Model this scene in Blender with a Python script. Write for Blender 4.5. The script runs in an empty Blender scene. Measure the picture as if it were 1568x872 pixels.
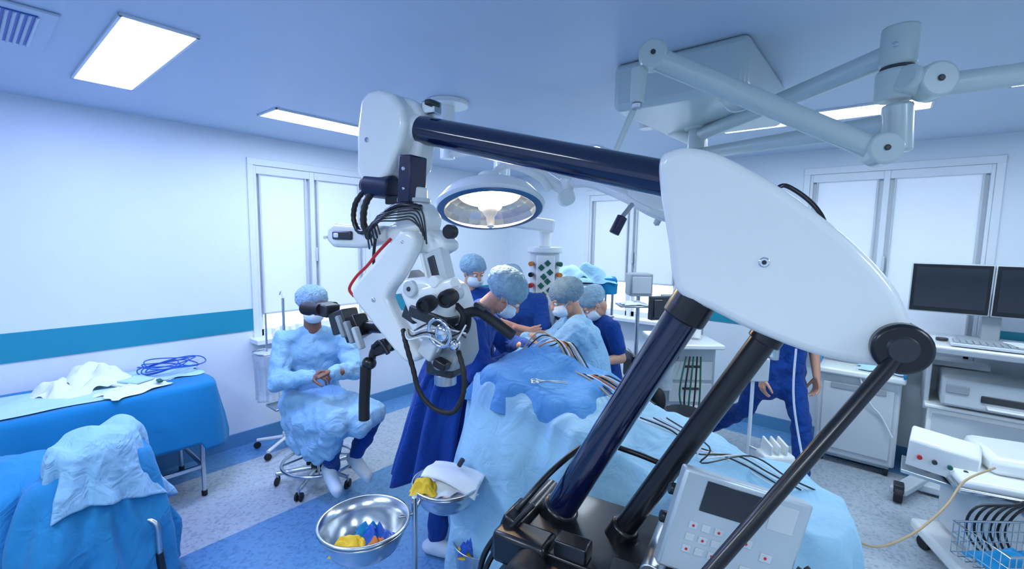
import bpy, bmesh, math, random
from mathutils import Vector, Matrix, noise, Euler
random.seed(7)
PSI=math.radians(39.5)      # the surveyed work area is turned 39.5 deg against the walls
# ------------------------------------------------------------------ materials
def mat(name,col,rough=.5,metal=0,bump=0,bscale=20,emit=None,estr=0,trans=0,alpha=1,coat=0,var=0,vscale=6,sub=0,dist=0,cloth=0):
    m=bpy.data.materials.new(name); m.use_nodes=True; nt=m.node_tree; b=nt.nodes['Principled BSDF']
    b.inputs['Roughness'].default_value=rough; b.inputs['Metallic'].default_value=metal
    if trans: b.inputs['Transmission Weight'].default_value=trans
    if alpha<1: b.inputs['Alpha'].default_value=alpha
    if coat: b.inputs['Coat Weight'].default_value=coat; b.inputs['Coat Roughness'].default_value=.08
    if emit: b.inputs['Emission Color'].default_value=(*emit,1); b.inputs['Emission Strength'].default_value=estr
    if cloth: b.inputs['Specular IOR Level'].default_value=.15; b.inputs['Sheen Weight'].default_value=.12; b.inputs['Sheen Roughness'].default_value=.5
    if sub:
        b.inputs['Subsurface Weight'].default_value=sub; b.inputs['Subsurface Scale'].default_value=.01
    tc=nt.nodes.new('ShaderNodeTexCoord')
    n=nt.nodes.new('ShaderNodeTexNoise'); n.inputs['Scale'].default_value=vscale; n.inputs['Detail'].default_value=4
    nt.links.new(tc.outputs['Object'],n.inputs['Vector'])
    mx=nt.nodes.new('ShaderNodeMix'); mx.data_type='RGBA'
    v=max(var,.03)
    mx.inputs['A'].default_value=tuple(x*(1-v) for x in col)+(1,); mx.inputs['B'].default_value=tuple(min(1,x*(1+v*.5)) for x in col)+(1,)
    nt.links.new(n.outputs['Fac'],mx.inputs['Factor']); nt.links.new(mx.outputs['Result'],b.inputs['Base Color'])
    if bump:
        n2=nt.nodes.new('ShaderNodeTexNoise'); n2.inputs['Scale'].default_value=bscale; n2.inputs['Detail'].default_value=2.2 if cloth else 3; n2.inputs['Distortion'].default_value=dist
        nt.links.new(tc.outputs['Object'],n2.inputs['Vector'])
        bp=nt.nodes.new('ShaderNodeBump'); bp.inputs['Strength'].default_value=bump; bp.inputs['Distance'].default_value=.02
        nt.links.new(n2.outputs['Fac'],bp.inputs['Height']); nt.links.new(bp.outputs['Normal'],b.inputs['Normal'])
    return m
M={}
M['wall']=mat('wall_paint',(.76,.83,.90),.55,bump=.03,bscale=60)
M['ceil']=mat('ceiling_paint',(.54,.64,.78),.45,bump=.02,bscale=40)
M['teal']=mat('teal_stripe',(.012,.28,.39),.45)
M['frame']=mat('window_pvc',(.76,.81,.87),.35)
M['blind']=mat('roller_blind_daylit',(.76,.83,.94),.8,bump=.05,bscale=80,emit=(.78,.87,1),estr=.14)  # weak emission stands in for daylight coming through the fabric
M['sky']=mat('window_daylight',(.9,.95,1),.5,emit=(.85,.93,1),estr=2.2)
M['panel']=mat('led_panel',(1,1,1),.5,emit=(.74,.87,1),estr=24)
M['panelfill']=mat('added_fill_panel',(1,1,1),.5,emit=(.80,.92,1),estr=29)  # emission of the fill panels added out of view behind the camera
M['panelb']=mat('led_panel_blue',(1,1,1),.5,emit=(.40,.48,1),estr=46)
M['base']=mat('baseboard_vinyl',(.10,.28,.50),.4)
M['white']=mat('white_enamel',(.86,.89,.88),.28,coat=.4)
M['boom']=mat('boom_enamel',(.54,.64,.65),.3,coat=.3)
M['grey']=mat('grey_plastic',(.33,.37,.41),.4)
M['lgrey']=mat('light_grey_plastic',(.58,.63,.67),.4)
M['dgrey']=mat('dark_grey_plastic',(.03,.036,.043),.4)
M['black']=mat('black_plastic',(.005,.006,.009),.32,coat=.2)
M['rubber']=mat('rubber',(.008,.009,.012),.6)
M['navy']=mat('navy_lacquer',(.003,.007,.044),.16,coat=.8)
M['navyp']=mat('navy_plastic',(.006,.010,.050),.35)
M['steel']=mat('stainless_steel',(.60,.64,.68),.24,metal=1)
M['steelr']=mat('brushed_steel',(.55,.6,.65),.35,metal=1)
M['chrome']=mat('chrome',(.80,.82,.85),.10,metal=1)
M['reflector']=mat('lamp_reflector',(.34,.40,.48),.2,metal=1)
M['innerglow']=mat('lamp_reflector_glow',(.9,.8,.65),.3,emit=(1,.60,.26),estr=3.2)  # warm emission stands in for bulb light caught by the reflector
M['silver']=mat('silver_panel',(.56,.63,.68),.38,metal=.4)
M['screen']=mat('dark_screen',(.015,.02,.03),.12,coat=.5)
M['drape']=mat('drape_light_blue',(.38,.67,.86),.8,bump=.6,bscale=8,var=.14,vscale=2,dist=2,cloth=1)
M['draped']=mat('drape_royal_blue',(.12,.36,.74),.8,bump=.65,bscale=9,var=.18,vscale=3,dist=2,cloth=1)
M['drapec']=mat('drape_cyan',(.010,.22,.48),.8,bump=.35,bscale=5,var=.12,vscale=2,dist=1.0,cloth=1)
M['drapem']=mat('drape_chair_blue',(.03,.27,.58),.8,bump=.6,bscale=8,var=.18,vscale=3,dist=2,cloth=1)
M['paper']=mat('white_paper',(.78,.84,.88),.85,bump=.35,bscale=9,dist=1,cloth=1)
M['sheet']=mat('pale_blue_sheet',(.46,.71,.85),.8,bump=.4,bscale=8,var=.1,dist=1,cloth=1)
M['gown']=mat('gown_light_blue',(.30,.56,.80),.85,bump=.75,bscale=10,var=.15,vscale=4,dist=2.2,cloth=1)
M['gownd']=mat('gown_royal_blue',(.009,.055,.30),.8,bump=.7,bscale=9,var=.25,vscale=4,dist=2,cloth=1)
M['scrub']=mat('scrubs_blue',(.007,.055,.28),.85,bump=.7,bscale=11,var=.2,vscale=5,dist=2,cloth=1)
M['cap']=mat('bouffant_cap',(.32,.51,.65),.85,bump=.9,bscale=28,var=.3,vscale=22,dist=2,cloth=1)
M['capg']=mat('bouffant_cap_grey',(.22,.35,.45),.85,bump=.9,bscale=28,var=.4,vscale=26,dist=2,cloth=1)
M['mask']=mat('surgical_mask',(.66,.80,.90),.8,bump=.3,bscale=30,cloth=1)
M['skin']=mat('skin',(.60,.32,.22),.5,bump=.1,bscale=60,sub=.08)
M['skind']=mat('skin_dark',(.22,.11,.08),.5,bump=.1,bscale=60,sub=.05)
M['eyew']=mat('eye_white',(.8,.8,.8),.2)
M['clog']=mat('clog_rubber',(.62,.74,.84),.5)
M['red']=mat('red_plastic',(.6,.02,.02),.4)
M['orange']=mat('orange_plastic',(.7,.2,.03),.4)
M['green']=mat('green_glass',(.01,.12,.08),.3)
M['yellow']=mat('yellow_wrap',(.85,.55,.02),.5)
M['bluep']=mat('blue_wrap',(.01,.10,.50),.4)
M['beige']=mat('beige_cable',(.5,.36,.20),.5)
M['whitec']=mat('white_cable',(.75,.8,.85),.4)
M['glass']=mat('lamp_glass',(.75,.85,.95),.05,alpha=.10)
M['bulb']=mat('lamp_bulb',(1,1,1),.4,emit=(1,.74,.42),estr=60)
M['plastic']=mat('clear_bag',(.7,.8,.88),.3,alpha=.55,bump=.8,bscale=18)
M['rim']=mat('lamp_blue_rim',(.02,.13,.28),.3)
M['lcd']=mat('green_lcd',(.1,.5,.2),.3,emit=(.3,.9,.3),estr=.5)
def floor_mat():
    m=bpy.data.materials.new('speckled_vinyl'); m.use_nodes=True; nt=m.node_tree; b=nt.nodes['Principled BSDF']; N=nt.nodes.new; L=nt.links.new
    tc=N('ShaderNodeTexCoord'); sx=N('ShaderNodeSeparateXYZ'); L(tc.outputs['Object'],sx.inputs[0])
    def lt(sock,val,op='LESS_THAN'):
        a=N('ShaderNodeMath'); a.operation=op; L(sock,a.inputs[0]); a.inputs[1].default_value=val; return a.outputs[0]
    def comb(a,b2,op):
        c=N('ShaderNodeMath'); c.operation=op; L(a,c.inputs[0]); L(b2,c.inputs[1]); return c.outputs[0]
    border=comb(lt(sx.outputs[0],-3.93),lt(sx.outputs[1],4.72,'GREATER_THAN'),'MAXIMUM')
    mid=comb(comb(lt(sx.outputs[0],-3.0,'GREATER_THAN'),lt(sx.outputs[0],-.9),'MULTIPLY'),lt(sx.outputs[1],3.7),'MULTIPLY')
    blue=comb(border,mid,'MAXIMUM')
    mx=N('ShaderNodeMix'); mx.data_type='RGBA'; L(blue,mx.inputs['Factor'])
    mx.inputs['A'].default_value=(.47,.54,.60,1); mx.inputs['B'].default_value=(.12,.30,.55,1)
    v=N('ShaderNodeTexVoronoi'); v.inputs['Scale'].default_value=60; L(tc.outputs['Object'],v.inputs['Vector'])
    r=N('ShaderNodeValToRGB'); L(v.outputs['Color'],r.inputs[0]); r.color_ramp.elements[0].position=.15; r.color_ramp.elements[0].color=(.55,.6,.68,1); r.color_ramp.elements[1].position=.45; r.color_ramp.elements[1].color=(1,1,1,1)
    e=r.color_ramp.elements.new(.85); e.color=(1.0,1.0,1.0,1); e=r.color_ramp.elements.new(.95); e.color=(1.2,1.2,1.15,1)
    mm=N('ShaderNodeMix'); mm.data_type='RGBA'; mm.blend_type='MULTIPLY'; mm.inputs['Factor'].default_value=.7
    L(mx.outputs['Result'],mm.inputs['A']); L(r.outputs[0],mm.inputs['B']); L(mm.outputs['Result'],b.inputs['Base Color'])
    b.inputs['Roughness'].default_value=.28
    return m
M['floor']=floor_mat()
# ------------------------------------------------------------------ geometry helpers
def V(x,y): 
    c,s=math.cos(PSI),math.sin(PSI); return Vector((c*x-s*y,s*x+c*y,0))
ARM_O=Vector((.04,1.329,0)); ARM_R=math.atan2(.17658,.98429)
def newmesh(name,bm):
    me=bpy.data.meshes.new(name); bmesh.ops.recalc_face_normals(bm,faces=bm.faces); bm.to_mesh(me); bm.free(); return me
def frame_from(d):
    d=d.normalized(); a=Vector((0,0,1)) if abs(d.z)<.9 else Vector((1,0,0)); x=d.cross(a).normalized(); y=d.cross(x); return x,y
def catmull(pts,n=6,closed=False):
    P=[Vector(p) for p in pts]; out=[]; k=len(P)
    for i in range(k if closed else k-1):
        if closed: a,b,c,d=P[(i-1)%k],P[i],P[(i+1)%k],P[(i+2)%k]
        else: a,b,c,d=P[max(i-1,0)],P[i],P[i+1],P[min(i+2,k-1)]
        for j in range(n):
            t=j/n; out.append(.5*((2*b)+(c-a)*t+(2*a-5*b+4*c-d)*t*t+(3*b-a-3*c+d)*t**3))
    if not closed: out.append(P[-1])
    return out
class G:
    def __init__(s,name,base=(0,0,0),frame='room'):
        s.off=Vector(base); e=bpy.data.objects.new(name,None); bpy.context.collection.objects.link(e); s.e=e; e.empty_display_size=.1
        if frame=='room': rz,o=0,Vector((0,0,0))
        elif frame=='view': rz,o=PSI,Vector((0,0,0))
        else: rz,o=ARM_R,ARM_O
        e.rotation_euler=(0,0,rz); e.location=o+Matrix.Rotation(rz,3,'Z')@s.off
    def add(s,name,me,m,sharp=40,bevel=0,seg=2,solid=0,sub=0,smooth=True):
        me.transform(Matrix.Translation(-s.off))
        me.materials.append(M[m] if isinstance(m,str) else m)
        if smooth:
            for p in me.polygons: p.use_smooth=True
            if sharp<180: me.set_sharp_from_angle(angle=math.radians(sharp))
        o=bpy.data.objects.new(name,me); bpy.context.collection.objects.link(o); o.parent=s.e
        if solid: q=o.modifiers.new('s','SOLIDIFY'); q.thickness=solid; q.offset=0
        if bevel: q=o.modifiers.new('b','BEVEL'); q.width=bevel; q.segments=seg; q.limit_method='ANGLE'; q.angle_limit=math.radians(35)
        if sub: q=o.modifiers.new('u','SUBSURF'); q.levels=sub; q.render_levels=sub
        return o
    def box(s,name,c,d,m,bevel=.006,rot=(0,0,0),seg=2):
        bm=bmesh.new(); bmesh.ops.create_cube(bm,size=1)
        for v in bm.verts: v.co=Vector((v.co.x*d[0],v.co.y*d[1],v.co.z*d[2]))
        bm.transform(Matrix.Translation(Vector(c))@Euler(rot).to_matrix().to_4x4())
        return s.add(name,newmesh(name,bm),m,sharp=30,bevel=bevel,seg=seg)
    def boxm(s,name,o,ex,ey,ez,m,bevel=.004):
        o,ex,ey,ez=map(Vector,(o,ex,ey,ez)); bm=bmesh.new(); bmesh.ops.create_cube(bm,size=1)
        for v in bm.verts: q=v.co+Vector((.5,.5,.5)); v.co=o+ex*q.x+ey*q.y+ez*q.z
        return s.add(name,newmesh(name,bm),m,sharp=30,bevel=bevel)
    def cyl(s,name,p1,p2,r1,m,r2=None,seg=32,bevel=.003):
        r2=r1 if r2 is None else r2; return s.rev(name,p1,p2,[(0,0),(0,r1),(1,r2),(1,0)],m,seg,bevel=bevel)
    def rev(s,name,p1,p2,prof,m,seg=36,sharp=35,bevel=0,solid=0):
        p1,p2=Vector(p1),Vector(p2); x,y=frame_from(p2-p1); bm=bmesh.new(); rings=[]
        for t,r in prof:
            c=p1+(p2-p1)*t
            if r<1e-6: rings.append([bm.verts.new(c)])
            else: rings.append([bm.verts.new(c+x*(r*math.cos(2*math.pi*i/seg))+y*(r*math.sin(2*math.pi*i/seg))) for i in range(seg)])
        for a,b in zip(rings,rings[1:]):
            for i in range(seg):
                j=(i+1)%seg
                if len(a)==1 and len(b)==1: continue
                if len(a)==1: bm.faces.new((a[0],b[i],b[j]))
                elif len(b)==1: bm.faces.new((a[i],a[j],b[0]))
                else: bm.faces.new((a[i],a[j],b[j],b[i]))
        return s.add(name,newmesh(name,bm),m,sharp=sharp,bevel=bevel,solid=solid)
    def tube(s,name,pts,r,m,n=6,seg=10,closed=False,ribs=0):
        P=catmull(pts,n,closed)
        if ribs:
            Q=[]
            for a,b in zip(P,P[1:]):
                k=max(1,int((b-a).length/ribs)); Q+=[a.lerp(b,i/k) for i in range(k)]
            P=Q+[P[-1]]
        bm=bmesh.new(); rings=[]; k=len(P); px=None
        for i,p in enumerate(P):
            if closed: d=P[(i+1)%k]-P[i-1]
            else: d=P[min(i+1,k-1)]-P[max(i-1,0)]
            if d.length<1e-9: d=Vector((0,0,1))
            d.normalize()
            if px is None: px,_=frame_from(d)
            px=(px-d*px.dot(d)).normalized(); py=d.cross(px)
            rr=r*(1.18 if (ribs and i%2) else 1)
            rings.append([bm.verts.new(p+px*(rr*math.cos(2*math.pi*j/seg))+py*(rr*math.sin(2*math.pi*j/seg))) for j in range(seg)])
        pr=list(zip(rings,rings[1:]))+([(rings[-1],rings[0])] if closed else [])
        for a,b in pr:
            for j in range(seg): bm.faces.new((a[j],a[(j+1)%seg],b[(j+1)%seg],b[j]))
        if not closed: bm.faces.new(rings[0]); bm.faces.new(rings[-1])
        return s.add(name,newmesh(name,bm),m,sharp=60)
    def prism(s,name,out,y0,y1,m,bevel=.01,smooth=0,seg=3):
        P=[Vector((p[0],p[1],0)) for p in out]
        if smooth: P=catmull(P,smooth,True)
        bm=bmesh.new()
        A=[bm.verts.new((p.x,y0,p.y)) for p in P]; B=[bm.verts.new((p.x,y1,p.y)) for p in P]
        bm.faces.new(A); bm.faces.new(B)
        for i in range(len(P)): bm.faces.new((A[i],A[(i+1)%len(P)],B[(i+1)%len(P)],B[i]))
        return s.add(name,newmesh(name,bm),m,sharp=50,bevel=bevel,seg=seg)
    def ell(s,name,c,r,m,R=None,seg=24,disp=0,dsc=20):
        bm=bmesh.new(); bmesh.ops.create_uvsphere(bm,u_segments=seg*3 if disp else seg,v_segments=seg if disp else seg//2+4,radius=1)
        for v in bm.verts:
            n=v.co.copy(); k=1+(disp*(noise.noise(n*dsc/6)+.6*abs(math.sin(math.atan2(n.y,n.x)*11+2*noise.noise(n*2)))+.5*noise.noise(n*dsc/2.5)) if disp else 0)
            q=Vector((n.x*r[0],n.y*r[1],n.z*r[2]))*k
            v.co=Vector(c)+((R@q) if R else q)
        return s.add(name,newmesh(name,bm),m,sharp=180)
    def fuse(s,name,parts,m,voxel=.012,it=5,disp=0,dsize=.12):
        bm=bmesh.new()
        for p in parts:
            if p[0]=='cap':
                a,b,r1,r2=Vector(p[1]),Vector(p[2]),p[3],p[4]
                if (b-a).length<1e-5: b=a+Vector((0,0,1e-4))
                d=(b-a).normalized(); x,y=frame_from(d); seg=14; rings=[]
                pr=[(a-d*r1,0)]+[(a-d*r1*math.cos(q),r1*math.sin(q)) for q in (.4,.8,1.2,1.5708)]
                pr+=[(b+d*r2*math.sin(q),r2*math.cos(q)) for q in (0,.4,.8,1.2)]+[(b+d*r2,0)]
                for c,r in pr:
                    rings.append([bm.verts.new(c)] if r==0 else [bm.verts.new(c+x*(r*math.cos(2*math.pi*i/seg))+y*(r*math.sin(2*math.pi*i/seg))) for i in range(seg)])
                for A,B in zip(rings,rings[1:]):
                    for i in range(seg):
                        j=(i+1)%seg
                        if len(A)==1: bm.faces.new((A[0],B[i],B[j]))
                        elif len(B)==1: bm.faces.new((A[i],B[0],A[j]))
                        else: bm.faces.new((A[i],B[i],B[j],A[j]))
            else:
                c,r=Vector(p[1]),p[2]; RR=p[3] if len(p)>3 else None
                q=bmesh.ops.create_uvsphere(bm,u_segments=20,v_segments=12,radius=1)
                for v in q['verts']:
                    w=Vector((v.co.x*r[0],v.co.y*r[1],v.co.z*r[2])); v.co=c+((RR@w) if RR else w)
        o=s.add(name,newmesh(name,bm),m,sharp=180)
        q=o.modifiers.new('r','REMESH'); q.mode='VOXEL'; q.voxel_size=voxel; q.use_smooth_shade=True
        if it: q=o.modifiers.new('sm','SMOOTH'); q.factor=.6; q.iterations=it
        if disp:
            t=bpy.data.textures.new(name+'_t','CLOUDS'); t.noise_scale=dsize; t.noise_depth=1
            q=o.modifiers.new('d','DISPLACE'); q.texture=t; q.strength=disp; q.mid_level=.5
            q=o.modifiers.new('sm2','SMOOTH'); q.factor=.5; q.iterations=1
        return o
    def grid(s,name,f,nu,nv,m,closed=False,solid=.003,sub=0):
        bm=bmesh.new(); R=[[bm.verts.new(f(i/(nu if closed else nu-1),j/(nv-1))) for i in range(nu)] for j in range(nv)]
        for j in range(nv-1):
            for i in range(nu if closed else nu-1):
                k=(i+1)%nu; bm.faces.new((R[j][i],R[j][k],R[j+1][k],R[j+1][i]))
        return s.add(name,newmesh(name,bm),m,sharp=180,solid=solid,sub=sub)
    def cloth(s,name,c,ang,L,W,hf,zb,m,flare=.08,amp=.03,nf=15,seed=0,pw=4,nu=200,nv=40,wr=.008):
        ca,sa=math.cos(ang),math.sin(ang)
        def f(u,v):
            a=2*math.pi*u; cx,cy=math.cos(a),math.sin(a)
            k=1/((abs(cx)**pw+abs(cy)**pw)**(1/pw)); px,py=cx*k*L,cy*k*W
            tv=.5; n=Vector((cx,cy)).normalized()
            if v<tv:
                q=v/tv; x,y=px*q,py*q; z=hf(x/L,y/W)
            else:
                q=(v-tv)/(1-tv); aa=a+.10*math.sin(3*a+seed)
                s1=math.sin(round(nf)*aa+seed+q*.8); s1=s1*abs(s1)**-.25 if abs(s1)>1e-4 else 0
                rip=amp*(s1+.55*math.sin(round(nf*1.7)*aa+2*seed-q*1.2))*q**.7*(.75+.5*noise.noise(Vector((cx*1.5,cy*1.5,seed))))
                o=flare*q**.6+rip; x,y=px+n.x*o,py+n.y*o
                zt=hf(px/L,py/W); zz=zb(px/L,py/W) if callable(zb) else zb; z=zt+(zz-zt)*q
            w=noise.noise(Vector((x*5+seed,y*5,z*3)))*wr*2+(.5-abs(noise.noise(Vector((x*9+seed,y*9,z*4)))))*wr*.9
            z+=w if v<tv else 0; x+=n.x*w*2*min(1,v*3); y+=n.y*w*2*min(1,v*3)
            return Vector((c[0]+ca*x-sa*y,c[1]+sa*x+ca*y,z))
        return s.grid(name,f,nu,nv,m,closed=True)
def crumple(g,name,c,rx,ry,h,m,seed=0,n=30,ang=0):
    ca,sa=math.cos(ang),math.sin(ang)
    def f(u,v):
        x,y=(u-.5)*2,(v-.5)*2; x+=.25*noise.noise(Vector((y*2,seed,1))); y+=.25*noise.noise(Vector((x*2,seed,5)))
        e=max(0,1-x*x*.9)*max(0,1-y*y*.9)
        t=noise.noise(Vector((x*1.4+seed,y*1.4,seed)))
        z=h*e*(.55+.8*abs(noise.noise(Vector((x*1.7+seed,y*1.7,seed))))+.22*math.sin(6*(x*.7+y*.5+t)+seed))
        X,Y=x*rx,y*ry
        return Vector((c[0]+ca*X-sa*Y,c[1]+sa*X+ca*Y,c[2]+max(z,0)+.004))
    return g.grid(name,f,n,n,m,solid=.003,sub=1)
# ------------------------------------------------------------------ people
def basis(f,u):
    f=Vector(f).normalized(); u=Vector(u); u=(u-f*u.dot(f)).normalized(); r=f.cross(u); return Matrix((r,f,u)).transposed()
def head(g,c,f,u,neck,skin='skin',cap='cap',mask=True,capr=1.0):
    R=basis(f,u); c=Vector(c); T=lambda p:c+R@Vector(p)
    P=[('ell',T((0,-.008,.03)),(.076,.094,.088),R),('ell',T((0,.022,-.035)),(.060,.072,.082),R),('ell',T((0,.060,-.092)),(.034,.030,.024),R),
       ('cap',T((0,.092,.008)),T((0,.110,-.030)),.009,.014),('cap',T((-.015,.098,-.034)),T((.015,.098,-.034)),.010,.010),
       ('ell',T((-.074,-.004,-.012)),(.011,.020,.031),R),('ell',T((.074,-.004,-.012)),(.011,.020,.031),R),
       ('cap',T((-.045,.080,.020)),T((-.014,.088,.019)),.010,.010),('cap',T((.014,.088,.019)),T((.045,.080,.020)),.010,.010),
       ('ell',T((0,.088,-.062)),(.024,.011,.010),R),('cap',T((0,-.03,-.05)),Vector(neck),.054,.062)]
    g.fuse('head_and_neck',P,skin,voxel=.006,it=2)
    for sx in (-1,1):
        g.ell('eye',T((sx*.031,.083,.0)),(.0125,.0125,.0125),'eyew',seg=12); g.ell('iris',T((sx*.031,.0925,-.001)),(.0055,.0045,.0055),'dgrey',seg=10)
    g.ell('surgical_cap',T((0,-.028,.052)),(.100*capr,.112*capr,.088*capr),cap,R=R,disp=.06,dsc=26)
    if mask:
        bm=bmesh.new(); bmesh.ops.create_uvsphere(bm,u_segments=28,v_segments=16,radius=1)
        bmesh.ops.delete(bm,geom=[v for v in bm.verts if v.co.y<-.15],context='VERTS')
        for v in bm.verts:
            q=Vector((v.co.x*.069,v.co.y*.082+.036,v.co.z*.056-.058)); q.y+=.003*math.sin(v.co.z*14); v.co=c+R@q
        g.add('face_mask',newmesh('mask',bm),'mask',sharp=180,solid=.002)
        for sx in (-1,1): g.tube('mask_strap',[T((sx*.062,.045,-.04)),T((sx*.078,.01,-.015)),T((sx*.080,-.02,.01))],.002,'mask',n=4,seg=6)
def hand(g,w,d,n,side=1,curl=.5,skin='skin',elbow=None,sc=1.0,er=.043):
    w=Vector(w); d=Vector(d).normalized(); n=Vector(n); n=(n-d*n.dot(d)).normalized(); lat=d.cross(n)*side
    P=[]
    for i in range(4):
        k=w+d*(.086-.004*abs(i-1))*sc+lat*((.030-.020*i)*sc)
        P.append(('cap',w+lat*((.012-.008*i)*sc),k,.0155*sc,.0115*sc))
        L=(.070,.079,.073,.057)[i]*sc; p=k; a=.25*curl
        for q,fr in enumerate((.45,.31,.24)):
            a+=curl*(.55,.75,.5)[q]; dd=(d*math.cos(a)+n*math.sin(a)+lat*(.10-.07*i)).normalized(); e=p+dd*L*fr
            P.append(('cap',p,e,(.0092,.0084,.0076)[q]*sc,(.0084,.0076,.0066)[q]*sc)); p=e
    p=w+d*.022*sc+lat*.022*sc
    for q,(L,a) in enumerate(((.042,.75),(.034,.55),(.027,.35))):
        dd=(d*math.cos(a)+lat*math.sin(a)+n*(.25+.25*curl)).normalized(); e=p+dd*L*sc
        P.append(('cap',p,e,(.015,.0105,.0095)[q]*sc,(.011,.0095,.008)[q]*sc)); p=e
    if elbow is not None: P.append(('cap',Vector(elbow),w,er,.026))
    else: P.append(('cap',w-d*.05,w,.028,.025))
    g.fuse('hand_and_forearm',P,skin,voxel=.0042,it=1)
def body(g,J,m,infl=0.0,sleeve=1.0,legs=True,legm=None,disp=.012,tunic=None):
    Q={k:Vector(v) for k,v in J.items()}
    lat=(Q['shR']-Q['shL']).normalized(); nk=Q['neck']; pe=Q['pelvis']; c=nk.lerp(pe,.30); w=nk.lerp(pe,.66); i=infl
    P=[('cap',c-lat*.075,c+lat*.075,.122+i,.122+i),('cap',w-lat*.055,w+lat*.055,.116+i,.116+i),('cap',pe-lat*.075,pe+lat*.075,.125+i,.125+i)]
    for sg in (-1,1): P+=[('cap',c+lat*sg*.075,w+lat*sg*.055,.118+i,.115+i),('cap',w+lat*sg*.055,pe+lat*sg*.07,.115+i,.125+i)]
    P.append(('cap',nk-Vector((0,0,.02)),c,.062+i*.5,.12+i))
    for sd in 'LR':
        sh,el,wr=Q['sh'+sd],Q['el'+sd],Q['wr'+sd]
        P.append(('cap',nk.lerp(sh,.25)-Vector((0,0,.03)),sh,.062+i,.066+i)); P.append(('cap',sh,c+(sh-c)*.3,.07+i,.10))
        if sleeve>=1: P+=[('cap',sh,el,.064+i,.052+i),('cap',el,wr,.052+i,.038+i*.6)]
        else:
            e=sh.lerp(el,.72); P.append(('cap',sh,e,.066+i,.062+i))
    LP=[]
    if legs:
        for sd in 'LR':
            h=pe+lat*(.085 if sd=='R' else -.085); kn,an=Q['kn'+sd],Q['an'+sd]
            LP+=[('cap',h,kn,.105+i*.5,.070),('cap',kn,an+Vector((0,0,.03)),.070,.056)]
    if tunic:
        for sg in (-1,1): P.append(('cap',pe+lat*sg*.07,pe+lat*sg*.075-Vector((0,0,tunic)),.128,.135))
    if legm and LP:
        g.fuse('trousers',LP,legm,voxel=.013,it=4,disp=disp,dsize=.11)
    else: P+=LP
    g.fuse('garment_torso',P,m,voxel=.010,it=3,disp=disp,dsize=.08)
    if sleeve<1:
        for sd in 'LR':
            g.fuse('upper_arm',[('cap',Q['sh'+sd].lerp(Q['el'+sd],.4),Q['el'+sd],.048,.041)],'skin',voxel=.008,it=1)
def shoe(g,an,toe,m='clog'):
    an=Vector(an); t=Vector(toe).normalized(); z=Vector((an.x,an.y,an.z))
    g.fuse('clog',[('cap',z-t*.045,z+t*.05,.042,.046),('cap',z+t*.05,z+t*.155,.046,.040),('cap',z-t*.05-Vector((0,0,.022)),z+t*.165-Vector((0,0,.020)),.024,.026),('cap',z+Vector((0,0,.015)),z+t*.05,.046,.045)],m,voxel=.009,it=3)
def skirt(g,rings,m,nf=9,amp=.02,seed=0,name='gown_skirt'):
    R=[Vector(r[:3]) for r in rings]
    def f(u,v):
        t=v*(len(rings)-1); i=min(int(t),len(rings)-2); k=t-i; A,B=rings[i],rings[i+1]
        c=R[i].lerp(R[i+1],k); rx=A[3]+(B[3]-A[3])*k; ry=A[4]+(B[4]-A[4])*k; a=2*math.pi*u
        q=1+(amp/.2)*v*(math.sin(nf*a+seed)+.5*math.sin((nf+4)*a+seed*2+v*3))+.06*noise.noise(Vector((math.cos(a)*2,math.sin(a)*2,v*5+seed)))
        return Vector((c.x+rx*q*math.cos(a),c.y+ry*q*math.sin(a),c.z+.015*math.sin(3*a+seed)*v))
    g.grid(name,f,140,40,m,closed=True,solid=.004)

# ================================================================== ROOM
XL,XR,YN,YF,H=-4.27,3.2,-2.6,5.06,2.69
def plain(name,parts,m):
    bm=bmesh.new()
    for c,d in parts:
        q=bmesh.ops.create_cube(bm,size=1)
        for v in q['verts']: v.co=Vector((c[0]+v.co.x*d[0],c[1]+v.co.y*d[1],c[2]+v.co.z*d[2]))
    me=newmesh(name,bm); me.materials.append(M[m]); o=bpy.data.objects.new(name,me); bpy.context.collection.objects.link(o); return o
T=.14
plain('floor',[(((XL+XR)/2,(YN+YF)/2,-.05),(XR-XL+2*T,YF-YN+2*T,.1))],'floor')
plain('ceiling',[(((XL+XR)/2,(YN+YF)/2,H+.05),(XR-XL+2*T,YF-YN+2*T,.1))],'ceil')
def wall_x(name,x,y0,y1,openings):
    P=[]; ys=y0
    for a,b,z0,z1 in openings:
        P.append(((x,(ys+a)/2,H/2),(T,a-ys,H))); P.append(((x,(a+b)/2,z0/2),(T,b-a,z0))); P.append(((x,(a+b)/2,(z1+H)/2),(T,b-a,H-z1))); ys=b
    P.append(((x,(ys+y1)/2,H/2),(T,y1-ys,H))); return plain(name,P,'wall')
def wall_y(name,y,x0,x1,openings):
    P=[]; xs=x0
    for a,b,z0,z1 in openings:
        P.append((((xs+a)/2,y,H/2),(a-xs,T,H))); P.append((((a+b)/2,y,z0/2),(b-a,T,z0))); P.append((((a+b)/2,y,(z1+H)/2),(b-a,T,H-z1))); xs=b
    P.append((((xs+x1)/2,y,H/2),(x1-xs,T,H))); return plain(name,P,'wall')
wall_x('wall_left',XL-T/2,YN,YF,[(1.64,2.76,.93,2.47)])
wall_y('wall_back',YF+T/2,XL,XR,[(-2.95,-1.78,.93,2.42),(-.64,.59,.93,2.50)])
wall_x('wall_right',XR+T/2,YN,YF,[]); wall_y('wall_front',YN-T/2,XL,XR,[])
plain('baseboard_left',[((XL+.008,(YN+YF)/2,.06),(.016,YF-YN,.12))],'base'); plain('baseboard_back',[(((XL+XR)/2,YF-.008,.06),(XR-XL-.04,.016,.12))],'base')
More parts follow.
